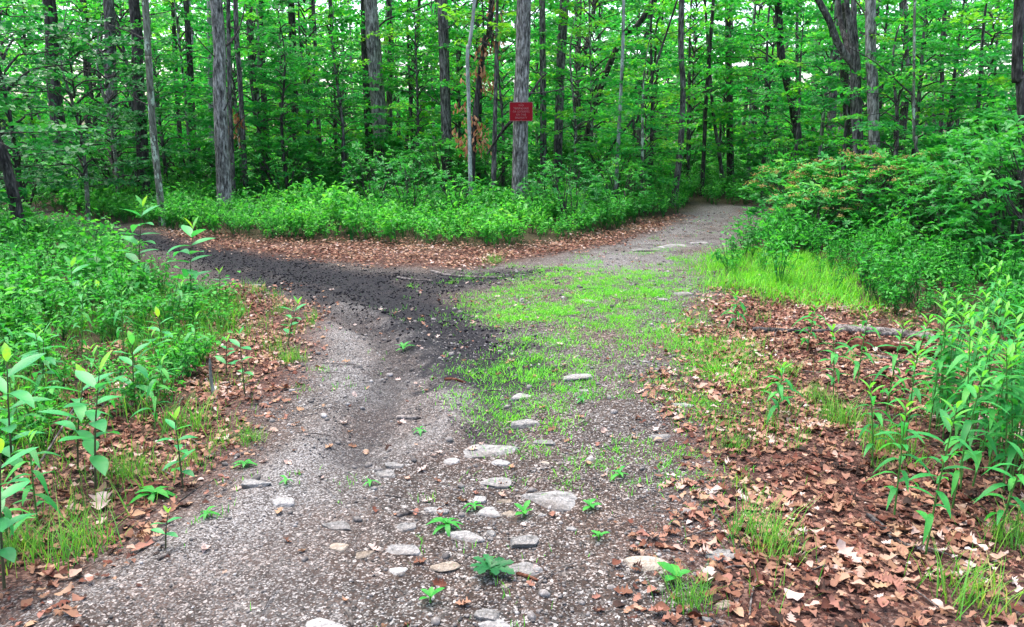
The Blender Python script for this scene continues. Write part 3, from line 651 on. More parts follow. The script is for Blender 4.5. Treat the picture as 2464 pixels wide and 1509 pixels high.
# far-off wood: one mass of leaves
A = Acc(); rng = np.random.default_rng(77)
SPR = [spray_leaves(1.7, rng, 1., .26, .5) for _ in range(6)]
n = 9000
for i in range(n):
    d = rng.uniform(46, 84); px = rng.uniform(-500, PW + 500); x = (px - PW / 2) / FPX * d; z = rng.uniform(.3, 15) if rng.random() < .72 else rng.uniform(.2, 5)
    if fbm(x * .16, z * .22, 40) > .49 + .36 * max(0., 1 - z / 11): continue
    p, m, s = SPR[i % 6]; Rm = rot1(rng.uniform(0, 6.28), rng.normal(0, .3), rng.normal(0, .3))
    A.inst(*L_MAPLE, (Rm @ m) * s[:, None, None] * 1.1, p @ Rm.T + np.array([x, d, z]), np.clip(rng.normal(.62, .18) + rng.normal(0, .12, len(p)), 0, 1))
tag(link('far_woods', A.mesh('far_woods', M['maple'])), "far mass of green leaves closing the wood", 'woods', kind='stuff')

# ------------------------------------------------------------------ low undergrowth (uncountable)
def shrublet(seed, h=.45, n=46, size=.05, spread=.2, leaf=L_SM):
    rng = np.random.default_rng(seed); A = Acc(); ns = 6
    for s in range(ns):
        az = rng.uniform(0, 6.28); sp = spread * rng.uniform(.3, 1); hh = h * rng.uniform(.6, 1.05)
        m = n // ns; f = np.sort(rng.uniform(.35, 1, m))
        p = np.stack([np.cos(az) * sp * f ** 1.4, np.sin(az) * sp * f ** 1.4, hh * f], -1) + rng.normal(0, .02, (m, 3))
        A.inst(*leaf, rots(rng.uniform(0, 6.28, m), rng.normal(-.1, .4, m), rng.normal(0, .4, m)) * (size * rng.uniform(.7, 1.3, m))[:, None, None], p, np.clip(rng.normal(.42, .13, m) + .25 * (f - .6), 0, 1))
        q = np.array([[0, 0, 0], p[m // 2], p[-1]]); V, F = tube(q, [.003, .0025, .0015], 3); A.add(V, F, .05)
    V, F, T = A.arrays(); Ft = np.concatenate([f if f.shape[1] == 3 else np.concatenate([f[:, [0, 1, 2]], f[:, [0, 2, 3]]]) for f in F])
    return V, Ft, T
def scatter_plants(acc, protos, pts, smin, smax, tintn):
    pts = np.asarray(pts); z = gz(pts[:, 0], pts[:, 1]); idx = N.integers(0, len(protos), len(pts))
    for k, (V, F, T) in enumerate(protos):
        s_ = idx == k; m = s_.sum()
        if m == 0: continue
        sc = N.uniform(smin, smax, m) * (.3 + 1.35 * fbm(pts[s_, 0] * 1.1, pts[s_, 1] * 1.1, 51)) * N.choice([.75, 1., 1., 1., 1.35], m)
        Mx = rots(N.uniform(0, 6.28, m), N.normal(0, .1, m), N.normal(0, .1, m)) * sc[:, None, None]
        t = np.column_stack([pts[s_], z[s_]])
        n0 = len(acc.T); acc.inst(V, F, Mx, t, np.zeros(m))
        tt = (T[None, :] + (tintn(pts[s_]) + N.normal(0, .07, m))[:, None]).ravel(); acc.T[-1] = np.clip(tt, 0, 1)
def pick(poly, dens, dmin, dmax, ang=.75):
    lo = poly.min(0); hi = poly.max(0); lo[1] = max(lo[1], dmin); hi[1] = min(hi[1], dmax); lim = ang * dmax + 1; lo[0] = max(lo[0], -lim); hi[0] = min(hi[0], lim)
    n = int(dens * (hi[0] - lo[0]) * (hi[1] - lo[1])); p = N.uniform(lo, hi, (n, 2))
    return p[inside(poly, p[:, 0], p[:, 1]) & (np.abs(p[:, 0]) < ang * p[:, 1] + .8)]
SHR = [shrublet(300 + k, .46, 54, (.05, .058, .05, .075, .055, .045)[k], .22, (L_SM, L_SM, L_MAPLE, L_SM, L_NARROW, L_SM)[k]) for k in range(6)]
SHRFAR = [shrublet(320 + k, .5, 30, .085, .28) for k in range(4)]
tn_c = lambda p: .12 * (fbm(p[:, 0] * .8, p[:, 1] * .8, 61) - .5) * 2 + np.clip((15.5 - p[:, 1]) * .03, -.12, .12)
U = Acc()
def keepedge(poly, p, k):           # ragged edge
    return p[sdist(poly, p[:, 0], p[:, 1]) > k * (fbm(p[:, 0] * 1.4, p[:, 1] * 1.4, 62) - .25)]
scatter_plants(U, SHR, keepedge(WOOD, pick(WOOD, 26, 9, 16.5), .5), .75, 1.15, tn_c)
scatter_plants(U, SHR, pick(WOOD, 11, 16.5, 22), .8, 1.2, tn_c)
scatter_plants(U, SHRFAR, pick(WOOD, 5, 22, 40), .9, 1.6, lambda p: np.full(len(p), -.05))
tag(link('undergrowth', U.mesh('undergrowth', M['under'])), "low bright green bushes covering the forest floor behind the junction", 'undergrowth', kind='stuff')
HERB = [shrublet(340 + k, .42, 60, .05, .18, L_NARROW if k % 2 else L_SM) for k in range(6)]
HERBLOW = [shrublet(360 + k, .2, 60, .034, .16, L_NARROW if k % 2 else L_SM) for k in range(4)]
U = Acc()
p = pick(LEFT, 34, 2.5, 16, .9); far_ = sdist(LEFT, p[:, 0], p[:, 1])
dd = np.hypot(p[:, 0], p[:, 1])
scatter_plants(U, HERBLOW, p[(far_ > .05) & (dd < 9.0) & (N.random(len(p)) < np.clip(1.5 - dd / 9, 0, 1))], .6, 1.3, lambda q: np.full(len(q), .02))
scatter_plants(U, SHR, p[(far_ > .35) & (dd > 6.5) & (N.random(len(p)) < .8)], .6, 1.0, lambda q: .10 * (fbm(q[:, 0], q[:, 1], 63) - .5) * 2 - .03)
tag(link('undergrowth', U.mesh('left_undergrowth', M['herb'])), "dense low herbs filling the corner left of the side road", 'undergrowth', kind='stuff')
U = Acc()
p = pick(RIGHT, 30, 3, 20, .85); e_ = sdist(RIGHT, p[:, 0], p[:, 1]); ing = inside(GRASS_R, p[:, 0], p[:, 1])
scatter_plants(U, HERB, keepedge(RIGHT, p[(e_ > .1) & (~ing | (N.random(len(p)) < .22))], .5), .7, 1.2, lambda q: .10 * (fbm(q[:, 0], q[:, 1], 64) - .5) * 2)
tag(link('undergrowth', U.mesh('right_undergrowth', M['herb'])), "dense green herbs bordering the trail at the right", 'undergrowth', kind='stuff')

# ------------------------------------------------------------------ mountain laurels
def laurel_mesh(seed, h, wd, flowers, nros):
    rng = np.random.default_rng(seed); A = Acc(); B = Acc(); C = Acc()
    for k in range(7):
        az = rng.uniform(0, 6.28); r = wd * .42 * rng.uniform(.4, 1)
        q = curve_pts([[0, 0, -.05], [math.cos(az) * r * .4 + rng.normal(0, .06), math.sin(az) * r * .4, h * .35], [math.cos(az) * r * .6, math.sin(az) * r * .6 + rng.normal(0, .08), h * .6], [math.cos(az) * r, math.sin(az) * r, h * .92]], 9)
        B.add(*tube(q, np.linspace(.018, .005, 9), 6, .1, k))
    nr = nros; th = rng.uniform(0, 6.28, nr); u = rng.random(nr)
    zf = .16 + .84 * rng.random(nr) ** .75; R0 = np.sqrt(np.clip(1 - ((zf - .45) / .62) ** 2, .05, 1)) * (.55 + .45 * np.sqrt(u))
    lump = .78 + .45 * fbm(np.cos(th) * 2 + 9, np.sin(th) * 2 + zf * 3, seed)
    c = np.stack([np.cos(th) * R0 * wd / 2 * lump, np.sin(th) * R0 * wd / 2 * lump, zf * h * lump], -1)
    for i in range(nr):
        m = 7; az = np.arange(m) * 2 * np.pi / m + rng.random() * 6; pt = rng.normal(.25, .25, m)
        tl = rot1(rng.uniform(0, 6.28), rng.normal(0, .3)); mm = tl @ rots(az, pt, rng.normal(0, .2, m))
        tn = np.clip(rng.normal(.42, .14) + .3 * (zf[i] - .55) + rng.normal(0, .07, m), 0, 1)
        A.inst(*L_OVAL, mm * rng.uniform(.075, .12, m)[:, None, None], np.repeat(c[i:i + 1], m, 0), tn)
        if flowers and zf[i] > .55 and rng.random() < .22:
            kf = 34; pp = c[i] + [0, 0, .035] + rng.normal(0, 1, (kf, 3)) * np.array([.035, .035, .018])
            C.inst(np.array([[1, 0, 0], [-.5, .87, 0], [-.5, -.87, 0], [0, 0, 1.6], [0, 0, -1.]]), np.array([[0, 1, 3], [1, 2, 3], [2, 0, 3], [1, 0, 4], [2, 1, 4], [0, 2, 4]]), rots(rng.uniform(0, 6, kf), rng.normal(0, .5, kf), rng.normal(0, .5, kf)) * .010, pp, rng.random(kf))
    # short twigs
    for i in range(0, nr, 3):
        a = c[i] * np.array([.6, .6, .72]); V, F = tube([a, (a + c[i]) / 2 + rng.normal(0, .02, 3), c[i]], [.005, .004, .003], 4); B.add(V, F)
    return A.mesh('foliage', M['laurel']), B.mesh('stems', M['twig'], True), (C.mesh('flower_heads', M['flower']) if flowers else None)
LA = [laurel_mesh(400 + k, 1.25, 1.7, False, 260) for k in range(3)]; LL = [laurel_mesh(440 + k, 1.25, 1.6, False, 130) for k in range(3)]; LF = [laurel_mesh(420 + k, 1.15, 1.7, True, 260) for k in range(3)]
def laurel(px, d, h, label, pr, grp='mountain laurel shrubs', sx=1.):
    x = (px - PW / 2) / FPX * d; e = empty('laurel_shrub', (x, d, g1(x, d)), label, 'shrub', grp); s = h / 1.2; rz = R.uniform(0, 6.28)
    for nm, me in zip(('foliage', 'stems', 'flower_heads'), pr):
        if me: tag(link(nm, me, e, (0, 0, 0), rz, (s * sx, s * sx, s)), kind='stuff')
for i, (px, d, h, lb, f) in enumerate([
  (985, 14.6, 1.08, "laurel shrub in front of the broad leaning grey trunk", 0), (1095, 14.4, .85, "laurel shrub left of the birch-like stem", 0), (905, 16.5, 1.2, "laurel shrub behind and left of the foremost laurel", 0),
  (1365, 14.0, 1.12, "loose pale laurel shrub right of the sign tree", 0), (1300, 14.6, .8, "small laurel shrub at the foot of the sign tree", 0), (1490, 15.4, 1.0, "laurel shrub with dead twigs right of the pale one", 0),
  (1925, 13.2, 1.15, "flowering laurel shrub nearest the trail's end at the right", 1), (2040, 12.4, 1.25, "flowering laurel shrub below the big forked tree", 1), (2145, 12.0, 1.2, "flowering laurel shrub below the straight grey trunk", 1), (1960, 11.6, .85, "low flowering laurel in front of the other flowering ones", 1),
  (2300, 10.3, 1.15, "leafy dark laurel shrub left of the one at the right edge", 0), (2420, 9.6, 1.45, "tall dark laurel shrub at the right edge", 0), (2530, 8.6, 1.45, "laurel shrub cut by the right edge of the view", 0), (2350, 11.5, 1.5, "tall laurel shrub behind the dark leafy one at the right", 0), (2230, 11.2, 1.1, "laurel shrub between the flowering ones and the dark leafy one", 0), (2480, 11.8, 1.8, "tallest laurel shrub, at the back near the right edge", 0)]):
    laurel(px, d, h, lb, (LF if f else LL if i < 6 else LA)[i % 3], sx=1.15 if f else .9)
for i in range(26):
    px = -60 + 2600 * (i + R.uniform(.1, .9)) / 26; d = R.uniform(17.5, 23)
    if 1640 < px < 1840: d += 5
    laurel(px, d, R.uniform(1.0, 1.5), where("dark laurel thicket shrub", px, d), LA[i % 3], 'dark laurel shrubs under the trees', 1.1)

# ------------------------------------------------------------------ grass
def blades(acc, pts, hmin, hmax, wd, tint, tn=.15, lean=.5):
    n = len(pts); z = gz(pts[:, 0], pts[:, 1]); V = np.array([[-.5, 0, 0], [.5, 0, 0], [-.38, .18, .55], [.38, .18, .55], [0, .5, .95]]); F = np.array([[0, 1, 3], [0, 3, 2], [2, 3, 4]])
    h = N.uniform(hmin, hmax, n); ln = N.uniform(.1, lean * 2, n); Mx = rots(N.uniform(0, 6.28, n), np.zeros(n), N.normal(0, .15, n))
    D = np.zeros((n, 3, 3)); D[:, 0, 0] = wd * N.uniform(.7, 1.3, n); D[:, 1, 1] = h * ln; D[:, 2, 2] = h
    acc.inst(V, F, Mx @ D, np.column_stack([pts, z - .004]), np.clip(tint + N.normal(0, tn, n), 0, 1))
def dens_pick(poly, dens, fn):
    lo = poly.min(0) - .8; hi = poly.max(0) + .8; lo[1] = max(lo[1], 1.7); hi[1] = min(hi[1], 24.); lo[0] = max(lo[0], -16); hi[0] = min(hi[0], 16)
    p = N.uniform(lo, hi, (int((hi - lo).prod() * dens), 2)); p = p[np.abs(p[:, 0]) < .8 * p[:, 1] + .6]; return p[N.random(len(p)) < fn(p[:, 0], p[:, 1])]
gA = Acc()
grow = lambda x, y: np.clip((fbm(x * 2.6, y * 2.6, 71) - .36) * 4.5, 0, 1) * np.clip(fbm(x * 9, y * 9, 72) * 2.6 - .7, 0.05, 1)
p = dens_pick(GRASS, 13000, lambda x, y: mask(GRASS, x, y, .6, .5, 1.5, 73) * (1 - .85 * mask(BLACK, x, y, .3, .1, 1.5, 21)) * (.05 + .95 * grow(x, y))); blades(gA, p, .010, .038, .0045, .54, .22, 1.8)
p = dens_pick(GRASS_THIN, 6500, lambda x, y: mask(GRASS_THIN, x, y, .5, .3, 2., 74) * np.clip((fbm(x * 2.2, y * 2.2, 75) - .43) * 5, 0, 1) * np.clip(fbm(x * 8, y * 8, 76) * 3 - 1.1, 0, 1)); blades(gA, p, .012, .045, .0038, .48, .2, 1.5)
p = dens_pick(GRASS_R2, 4500, lambda x, y: mask(GRASS_R2, x, y, .4, .3, 2., 77) * np.clip((fbm(x * 3, y * 3, 78) - .4) * 5, 0, 1)); blades(gA, p, .02, .08, .0038, .48, .2, 1.4)
p = dens_pick(GRASS_R, 3600, lambda x, y: mask(GRASS_R, x, y, .3, .2, 2., 79) * (.3 + .7 * grow(x, y))); blades(gA, p, .04, .13, .0055, .55, .22, 1.4)
TRAIL = P([(330, 1560), (520, 1120), (650, 900), (760, 800), (1000, 700), (1500, 600), (1690, 510), (1800, 510), (1720, 640), (1700, 1000), (1760, 1560)])
p = dens_pick(TRAIL, 1600, lambda x, y: inside(TRAIL, x, y) * np.clip((fbm(x * 3.1, y * 3.1, 80) - .60) * 6, 0, 1) * np.clip(fbm(x * 11, y * 11, 81) * 4 - 1.9, 0, 1)); blades(gA, p, .015, .055, .0035, .42, .2, .8)
tag(link('grass', gA.mesh('grass', M['grass'])), "bright green grass patches growing on the trail", 'grass', kind='stuff')
gB = Acc()
p = dens_pick(LEFT, 800, lambda x, y: inside(LEFT, x, y) * (y < 8) * (np.abs(x) < .85 * y + .5) * np.clip((fbm(x * 1.6, y * 1.6, 82) - .3) * 3, 0, 1)); blades(gB, p, .1, .28, .005, .38, .18, .9)
fr = lambda s_, q: (lambda x, y: np.clip((fbm(x * 3.2, y * 3.2, s_) - q) * 6, 0, 1) * np.clip(fbm(x * 9, y * 9, s_ + 1) * 3.5 - 1.4, 0, 1))
p = dens_pick(LITTER_L, 1500, lambda x, y: (y < 9) * inside(LITTER_L, x, y) * fr(83, .42)(x, y)); blades(gB, p, .04, .17, .0038, .5, .2, .9)
p = dens_pick(LITTER_R, 1500, lambda x, y: (y < 9) * inside(LITTER_R, x, y) * fr(85, .50)(x, y)); blades(gB, p, .04, .15, .0035, .5, .22, .9)
tag(link('grass', gB.mesh('tall_grass', M['grassdull'])), "thin taller grass growing through the dead leaves beside the trail", 'grass', kind='stuff')

# ------------------------------------------------------------------ fallen leaves
LT = Acc()
def litter(poly, dens, dmax, seed, smin=.02, smax=.072, thr=None):
    p = dens_pick(poly, dens, lambda x, y: mask(poly, x, y, .35, .3, 2., seed) * (y < dmax) * (y > 1.8) * (np.abs(x) < .8 * y + .5) * np.clip(fbm(x * 2.4, y * 2.4, seed + 1) * 2.4 - .35, .08, 1))
    z = gz(p[:, 0], p[:, 1]); k = N.integers(0, 8, len(p)); nr = p[:, 1] < 8.5
    tv = np.clip(.44 + .7 * (fbm(p[:, 0] * 1.8, p[:, 1] * 1.8, seed + 2) - .5) + N.normal(0, .22, len(p)), 0, 1)
    for q in range(8):
        s_ = (k == q) & nr; m = s_.sum()
        if m: LT.inst(*L_OAK[q], rots(N.uniform(0, 6.28, m), N.normal(0, .2, m), N.normal(0, .2, m)) * (smin + (smax - smin) * N.random(m) ** 1.7)[:, None, None], np.column_stack([p[s_], z[s_] + N.uniform(.003, .022, m)]), tv[s_])
    s_ = ~nr; m = s_.sum()
    if m: LT.inst(*leaf4(.35, .15, -.1), rots(N.uniform(0, 6.28, m), N.normal(0, .22, m), N.normal(0, .22, m)) * N.uniform(smin, smax, m)[:, None, None], np.column_stack([p[s_], z[s_] + N.uniform(.005, .035, m)]), tv[s_])
litter(LITTER_R, 1250, 9.5, 91); litter(LITTER_L, 1000, 9.5, 94, .02, .07); litter(LITTER_C, 900, 19, 97, .02, .06)
p = scatter(TRAIL, 420); z = gz(p[:, 0], p[:, 1])
LT.inst(*L_OAK[0], rots(N.uniform(0, 6.28, 420), N.normal(0, .3, 420), N.normal(0, .3, 420)) * N.uniform(.02, .06, 420)[:, None, None], np.column_stack([p, z + .006]), N.uniform(.2, 1, 420))
tag(link('leaf_litter', LT.mesh('leaf_litter', M['litter'])), "dry reddish and tan fallen leaves along the trail sides", 'leaf litter', kind='stuff')

tw = Acc()
for poly, n_ in ((LITTER_R, 170), (LITTER_L, 90), (TRAIL, 110), (LITTER_C, 40)):
    for x, y in scatter(poly, n_):
        if y > 13 or abs(x) > .75 * y + .4: continue
        a = R.uniform(0, 6.28); L = R.uniform(.04, .28); z = g1(x, y) + .012; dx, dy = math.cos(a) * L / 2, math.sin(a) * L / 2; r_ = R.uniform(.0015, .004)
        tw.add(*tube(curve_pts([[x - dx, y - dy, z], [x + R.gauss(0, .012), y + R.gauss(0, .012), z + R.uniform(0, .012)], [x + dx, y + dy, z]], 5), [r_, r_, r_ * .9, r_ * .8, r_ * .5], 5), R.random())
tag(link('twig_litter', tw.mesh('twig_litter', M['deadwood'], True)), "thin dry twigs strewn over leaves and gravel", 'twigs', kind='stuff')

# ------------------------------------------------------------------ gravel
def ico(sub):
    import bmesh
    b = bmesh.new(); bmesh.ops.create_icosphere(b, subdivisions=sub, radius=1.); V = np.array([v.co[:] for v in b.verts]); b.verts.index_update()
    F = np.array([[v.index for v in f.verts] for f in b.faces]); b.free(); return V, F
I1 = ico(1); I2 = ico(2); I4 = ico(4)
def pebble_proto(seed, base):
    rng = np.random.default_rng(seed); V = base[0] * np.array([1, rng.uniform(.65, 1), rng.uniform(.45, .75)])
    for _ in range(4):
        nn = rng.normal(0, 1, 3); nn /= np.linalg.norm(nn); h = rng.uniform(.45, .8); dd = V @ nn - h; V = V - np.clip(dd, 0, None)[:, None] * nn * .9
    return V, base[1]
PB = [pebble_proto(500 + k, I1) for k in range(5)]
def pebbles(acc, p, smin, smax, pw=2.5, tmean=.5, ts=.25):
    z = gz(p[:, 0], p[:, 1]); k = N.integers(0, 5, len(p)); s = smin + (smax - smin) * N.random(len(p)) ** pw
    for q in range(5):
        i = k == q; m = i.sum()
        acc.inst(*PB[q], rots(N.uniform(0, 6.28, m), N.normal(0, .3, m), N.normal(0, .3, m)) * s[i][:, None, None], np.column_stack([p[i], z[i] + s[i] * .15]), np.clip(N.normal(tmean, ts, m), 0, 1))
gv = Acc()
TN = P([(100, 1560), (480, 1180), (640, 950), (760, 830), (1000, 760), (1660, 760), (1720, 1000), (1760, 1560)])
p = dens_pick(TN, 1900, lambda x, y: inside(TN, x, y) * np.clip(fbm(x * 1.9, y * 1.9, 101) * 2.2 - .45, .1, 1) * np.clip(1.35 - y / 8, .15, 1)); pebbles(gv, p, .002, .011, 2.4, .5)
p = dens_pick(TRAIL, 55, lambda x, y: inside(TRAIL, x, y) * np.clip(fbm(x * 1.5, y * 1.5, 103) * 2 - .4, .1, 1)); pebbles(gv, p, .009, .032, 3, .55)
tag(link('gravel', gv.mesh('gravel', M['pebble'], True)), "small pale pebbles strewn over the trail", 'gravel', kind='stuff')
gc = Acc()
p = dens_pick(BLACK, 420, lambda x, y: mask(BLACK, x, y, .4, .2, 1.5, 21)); pebbles(gc, p, .006, .02, 2.5, .42, .22)
tag(link('gravel', gc.mesh('black_gravel', M['cinder'], True)), "coarse black gravel on the side road", 'gravel', kind='stuff')

# ------------------------------------------------------------------ stones, one by one
def stone(px, py, wpx, hpx, label, mat='stone', flat=None):
    x, y = gp(px, py + hpx * .35); s = pxm(math.hypot(y, CAMZ)); wd = wpx * s
    rng = np.random.default_rng(int(px * 7 + py)); dep = wd * rng.uniform(.6, .85); hh = min(hpx * s * .62, wd * .4)
    V = I4[0].copy() * np.array([1, 1, 1])
    for _ in range(11):
        nn = rng.normal(0, 1, 3) * np.array([1, 1, 1.1]); nn /= np.linalg.norm(nn); h = rng.uniform(.45, .85); dd = V @ nn - h; V = V - np.clip(dd, 0, None)[:, None] * nn * .93
    V[:, 2] = np.where(V[:, 2] > .62, .62 + (V[:, 2] - .62) * .3, V[:, 2])
    V[:, 2] = np.where(V[:, 2] > .4, .4 + (V[:, 2] - .4) * .35, V[:, 2])
    f = 1 + .14 * (fbm(V[:, 0] * 2.5 + 7 + px, V[:, 1] * 2.5 + V[:, 2] * 2, 5) - .5) + .05 * (vnoise(V[:, 0] * 9, V[:, 1] * 9 + V[:, 2] * 7, 6) - .5)
    V = V * f[:, None] * np.array([wd / 2 * 1.2, dep / 2 * 1.1, hh * 1.0])
    A = Acc(); A.add(V, I4[1], rng.uniform(.3, .8)); o = link('stone', A.mesh('stone', M[mat], True), None, (x, y, g1(x, y) - hh * .12), rng.uniform(-.35, .35))
    tag(o, label, 'stone', 'stones bedded in the trail')
for s_ in [
 (1268, 1007, 67, 41, "smooth grey slab tilted up at the lower tip of the grass patch"), (1306, 1061, 51, 22, "small grey stone just below the tilted slab"), (1169, 1081, 143, 18, "long low pale stone lying like a ledge across the trail"),
 (1201, 1109, 54, 22, "pale stone right under the long low ledge stone"), (1088, 1111, 48, 13, "flat grey stone left under the long low ledge stone"), (927, 1139, 60, 20, "dark grey stone of the pair left of the middle of the trail"), (947, 1125, 45, 14, "paler upper stone of the pair left of the middle of the trail"),
 (1193, 1155, 76, 24, "flat-topped grey stone above the stone cluster in mid trail"), (1584, 1040, 51, 22, "lone grey stone in thin grass at the right of the trail"), (1315, 1187, 137, 42, "largest flat pale stone with mossy lower edge"),
 (1150, 1193, 48, 32, "rounded grey stone at the top of the central cluster"), (1172, 1222, 67, 26, "pale stone in the middle of the central cluster"), (1048, 1218, 57, 35, "sloping grey stone left of the central cluster"), (1213, 1200, 32, 20, "small stone between the central cluster and the largest flat stone", 'stonetan'),
 (1225, 1226, 36, 24, "brownish stone right of the central cluster", 'stonetan'), (974, 1266, 54, 22, "grey stone with grass at its edge, left below the cluster"), (1121, 1284, 80, 30, "dark squarish stone beside a leafy weed"), (1256, 1290, 83, 48, "big rounded domed stone in mid foreground"),
 (974, 1317, 92, 30, "low domed grey stone in the left foreground"), (817, 1258, 83, 36, "smooth bluish white stone at the left of the trail"), (876, 1333, 58, 20, "flat tan stone below the bluish white one", 'stonetan'), (1252, 1362, 89, 32, "flat pale stone behind a bark chip in the foreground"),
 (1073, 1363, 62, 26, "half buried dull stone left of the toothed weed", 'stonetan'), (1172, 1470, 62, 48, "upright pale stone near the bottom of the view"), (1197, 1500, 78, 16, "stone cut by the bottom edge below the upright one"), (1554, 1348, 105, 34, "tan and white stone with a broken end at the right", 'stonetan'),
 (1303, 1231, 26, 22, "small dark stone below the largest flat stone"), (1373, 1265, 30, 26, "small grey stone right of the domed stone"), (1182, 1277, 30, 22, "mossy small stone between squarish and domed stones"), (816, 1320, 50, 14, "thin tan flake of stone under the bluish white stone", 'stonetan'),
 (676, 1208, 52, 46, "triangular white stone at the left of the trail"), (620, 1172, 64, 40, "half buried elongated grey stone at the left track"), (1382, 905, 76, 34, "angular white stone with brown flank at the grass edge"), (1250, 944, 54, 26, "pale pitted stone left of the angular white one"),
 (1404, 938, 30, 16, "small pale stone right below the angular white one"), (1553, 873, 22, 13, "lone white stone in the gap right of the grass"), (1647, 803, 24, 14, "small pale stone at the right trail edge beside leaves"), (1640, 706, 52, 17, "flat pale slab in the right wheel track"),
 (1594, 720, 26, 14, "grey stone left of the flat slab in the right wheel track"), (1645, 972, 46, 22, "grey stone among leaves at the right trail edge"), (1735, 1322, 78, 24, "long flat stone against the grass tuft at the right"), (1748, 1441, 48, 38, "beige blocky stone at the lower right among leaves", 'stonetan'),
 (1690, 1475, 40, 28, "grey stone left of the beige block at the lower right"), (790, 1501, 92, 14, "broad pale stone cut by the bottom edge at the left"), (616, 674, 24, 12, "dark stone on the near side of the black gravel"), (692, 690, 14, 8, "tiny pale stone on the black gravel"),
 (1620, 593, 84, 14, "pale ledge of bedrock across the far trail"), (1555, 603, 62, 11, "smaller pale ledge left of the far bedrock"), (1680, 583, 50, 9, "low ledge right of the far bedrock"), (1412, 722, 50, 9, "thin pale slab lying in the grass patch"), (960, 1370, 50, 20, "dull buried stone below the low domed one"), (1310, 1112, 20, 14, "orange-tan pebble stone right of mid trail", 'stonetan'), (1215, 1412, 26, 14, "small tan stone below the toothed weed", 'stonetan')]:
    stone(*s_)

# ------------------------------------------------------------------ tall plants with single leaves
MILK_ME = []
for k, lf in enumerate(L_MILK):
    for tn in (.35, .6, .95):
        A = Acc(); A.add(*lf, tn); MILK_ME.append(A.mesh('leaf', M['milk'], True))
GOLD_ME = []
for lf in L_GOLD:
    for tn in (.3, .55, .9):
        A = Acc(); A.add(*lf, tn); GOLD_ME.append(A.mesh('leaf', M['golden'], True))
def put_leaf(me, parent, pos, az, pitch, size, wide=1.):
    o = link('leaf', me, parent, pos); o.rotation_euler = (pitch, R.uniform(-.15, .15), az); o.scale = (size * wide, size, size); return o
def milkweed(bx, by, tx, ty, label, leaf=.17, pairs=6, start=.35):
    x, y = gp(bx, by); z = g1(x, y); top = at(tx, ty, y); h = max(.15, top[2] - z); e = empty('milkweed_plant', (x, y, z), label, 'plant', 'milkweed plants'); lean = top[0] - x
    A = Acc(); A.add(*tube(curve_pts([[0, 0, -.02], [lean * .4, 0, h * .5], [lean, 0, h * .97]], 8), np.linspace(.003 + .005 * h, .002, 8), 6)); link('stem', A.mesh('stem', M['stemdark'], True), e)
    for k in range(pairs):
        f = start + (1 - start) * k / max(1, pairs - 1); last = k == pairs - 1
        sz = leaf * (1.05 - .15 * abs(f - .6)) * (.6 if last else 1) * R.uniform(.85, 1.1); a0 = k * 1.57 + R.uniform(-.35, .35) + .9
        for q in range(2):
            pit = (1.0 if last else (.4 if f > .8 else R.uniform(.0, .4)))
            dr = 0 if last else R.choice((0, 0, 1, 1, 2)) if f < .8 else 0
            put_leaf(MILK_ME[dr * 3 + (2 if last else R.choice((0, 1, 1)))], e, (lean * f * f, 0, h * f * .97), a0 + q * math.pi + R.uniform(-.2, .2), pit, sz)
for a in [(228, 1172, 238, 885, "foremost milkweed with broad pale leaves at the left", .19, 6, .3), (185, 1130, 200, 905, "milkweed close behind the foremost one", .17, 5, .45), (458, 745, 464, 545, "tall milkweed with a yellow-green tip before the black gravel", .25, 8, .25), (335, 700, 343, 492, "tall round-leaved milkweed left of the yellow-tipped one", .26, 7, .3),
          (178, 760, 172, 640, "bushy broad-leaved milkweed in the dark herbs at the left", .2, 5, .3), (692, 835, 716, 728, "single milkweed standing in leaves at the left trail edge", .13, 5, .3), (35, 1190, 15, 860, "milkweed at the left edge, tallest there", .19, 7, .3), (10, 1420, 0, 1080, "milkweed cut by the left edge low in the view", .16, 7, .3),
          (325, 985, 318, 825, "slim milkweed behind the foremost group", .15, 5, .35), (440, 1170, 420, 1005, "small milkweed low at the left trail edge", .11, 6, .25), (545, 905, 545, 820, "young milkweed in dead leaves by the left edge of the trail", .11, 4, .35), (590, 960, 575, 800, "thin leaning young milkweed by the pale standing stick", .11, 4, .4),
          (2152, 640, 2154, 522, "lime-tipped milkweed standing out of the herbs at the right", .19, 5, .35), (400, 1345, 410, 1290, "tiny two-leaved seedling on bare gravel at the left", .07, 3, .4), (240, 780, 235, 690, "milkweed between the bushy one and the tall pair", .15, 5, .3), (395, 870, 380, 760, "milkweed in the feathery herbs below the tall pair", .14, 5, .3), (110, 960, 105, 800, "milkweed among herbs above the left edge group", .16, 6, .3), (530, 740, 528, 655, "milkweed at the near edge of the black gravel", .14, 4, .35)]:
    milkweed(*a)
def goldenrod(bx, by, hgt, label, leaf=.135, n=20, grp='tall narrow-leaved herbs at the right'):
    x, y = gp(bx, by); z = g1(x, y); e = empty('tall_herb', (x, y, z), label, 'plant', grp); lx, ly = R.uniform(-.08, .08), R.uniform(-.08, .08)
    A = Acc(); A.add(*tube(curve_pts([[0, 0, -.02], [lx * .4, ly * .4, hgt * .5], [lx, ly, hgt]], 7), np.linspace(.0045, .002, 7), 5)); link('stem', A.mesh('stem', M['stem'], True), e)
    for k in range(n):
        f = .22 + .78 * (k / (n - 1)) ** .85; top_ = f > .88
        put_leaf(GOLD_ME[R.choice((0, 1, 2)) * 3 + (2 if top_ else R.choice((0, 1, 1)))] if not top_ else GOLD_ME[2], e, (lx * f * f, ly * f * f, hgt * f), k * 2.4 + R.uniform(-.3, .3), .9 if top_ else R.uniform(.15, .6), leaf * (.65 if top_ else R.uniform(.8, 1.15)), 1.2)
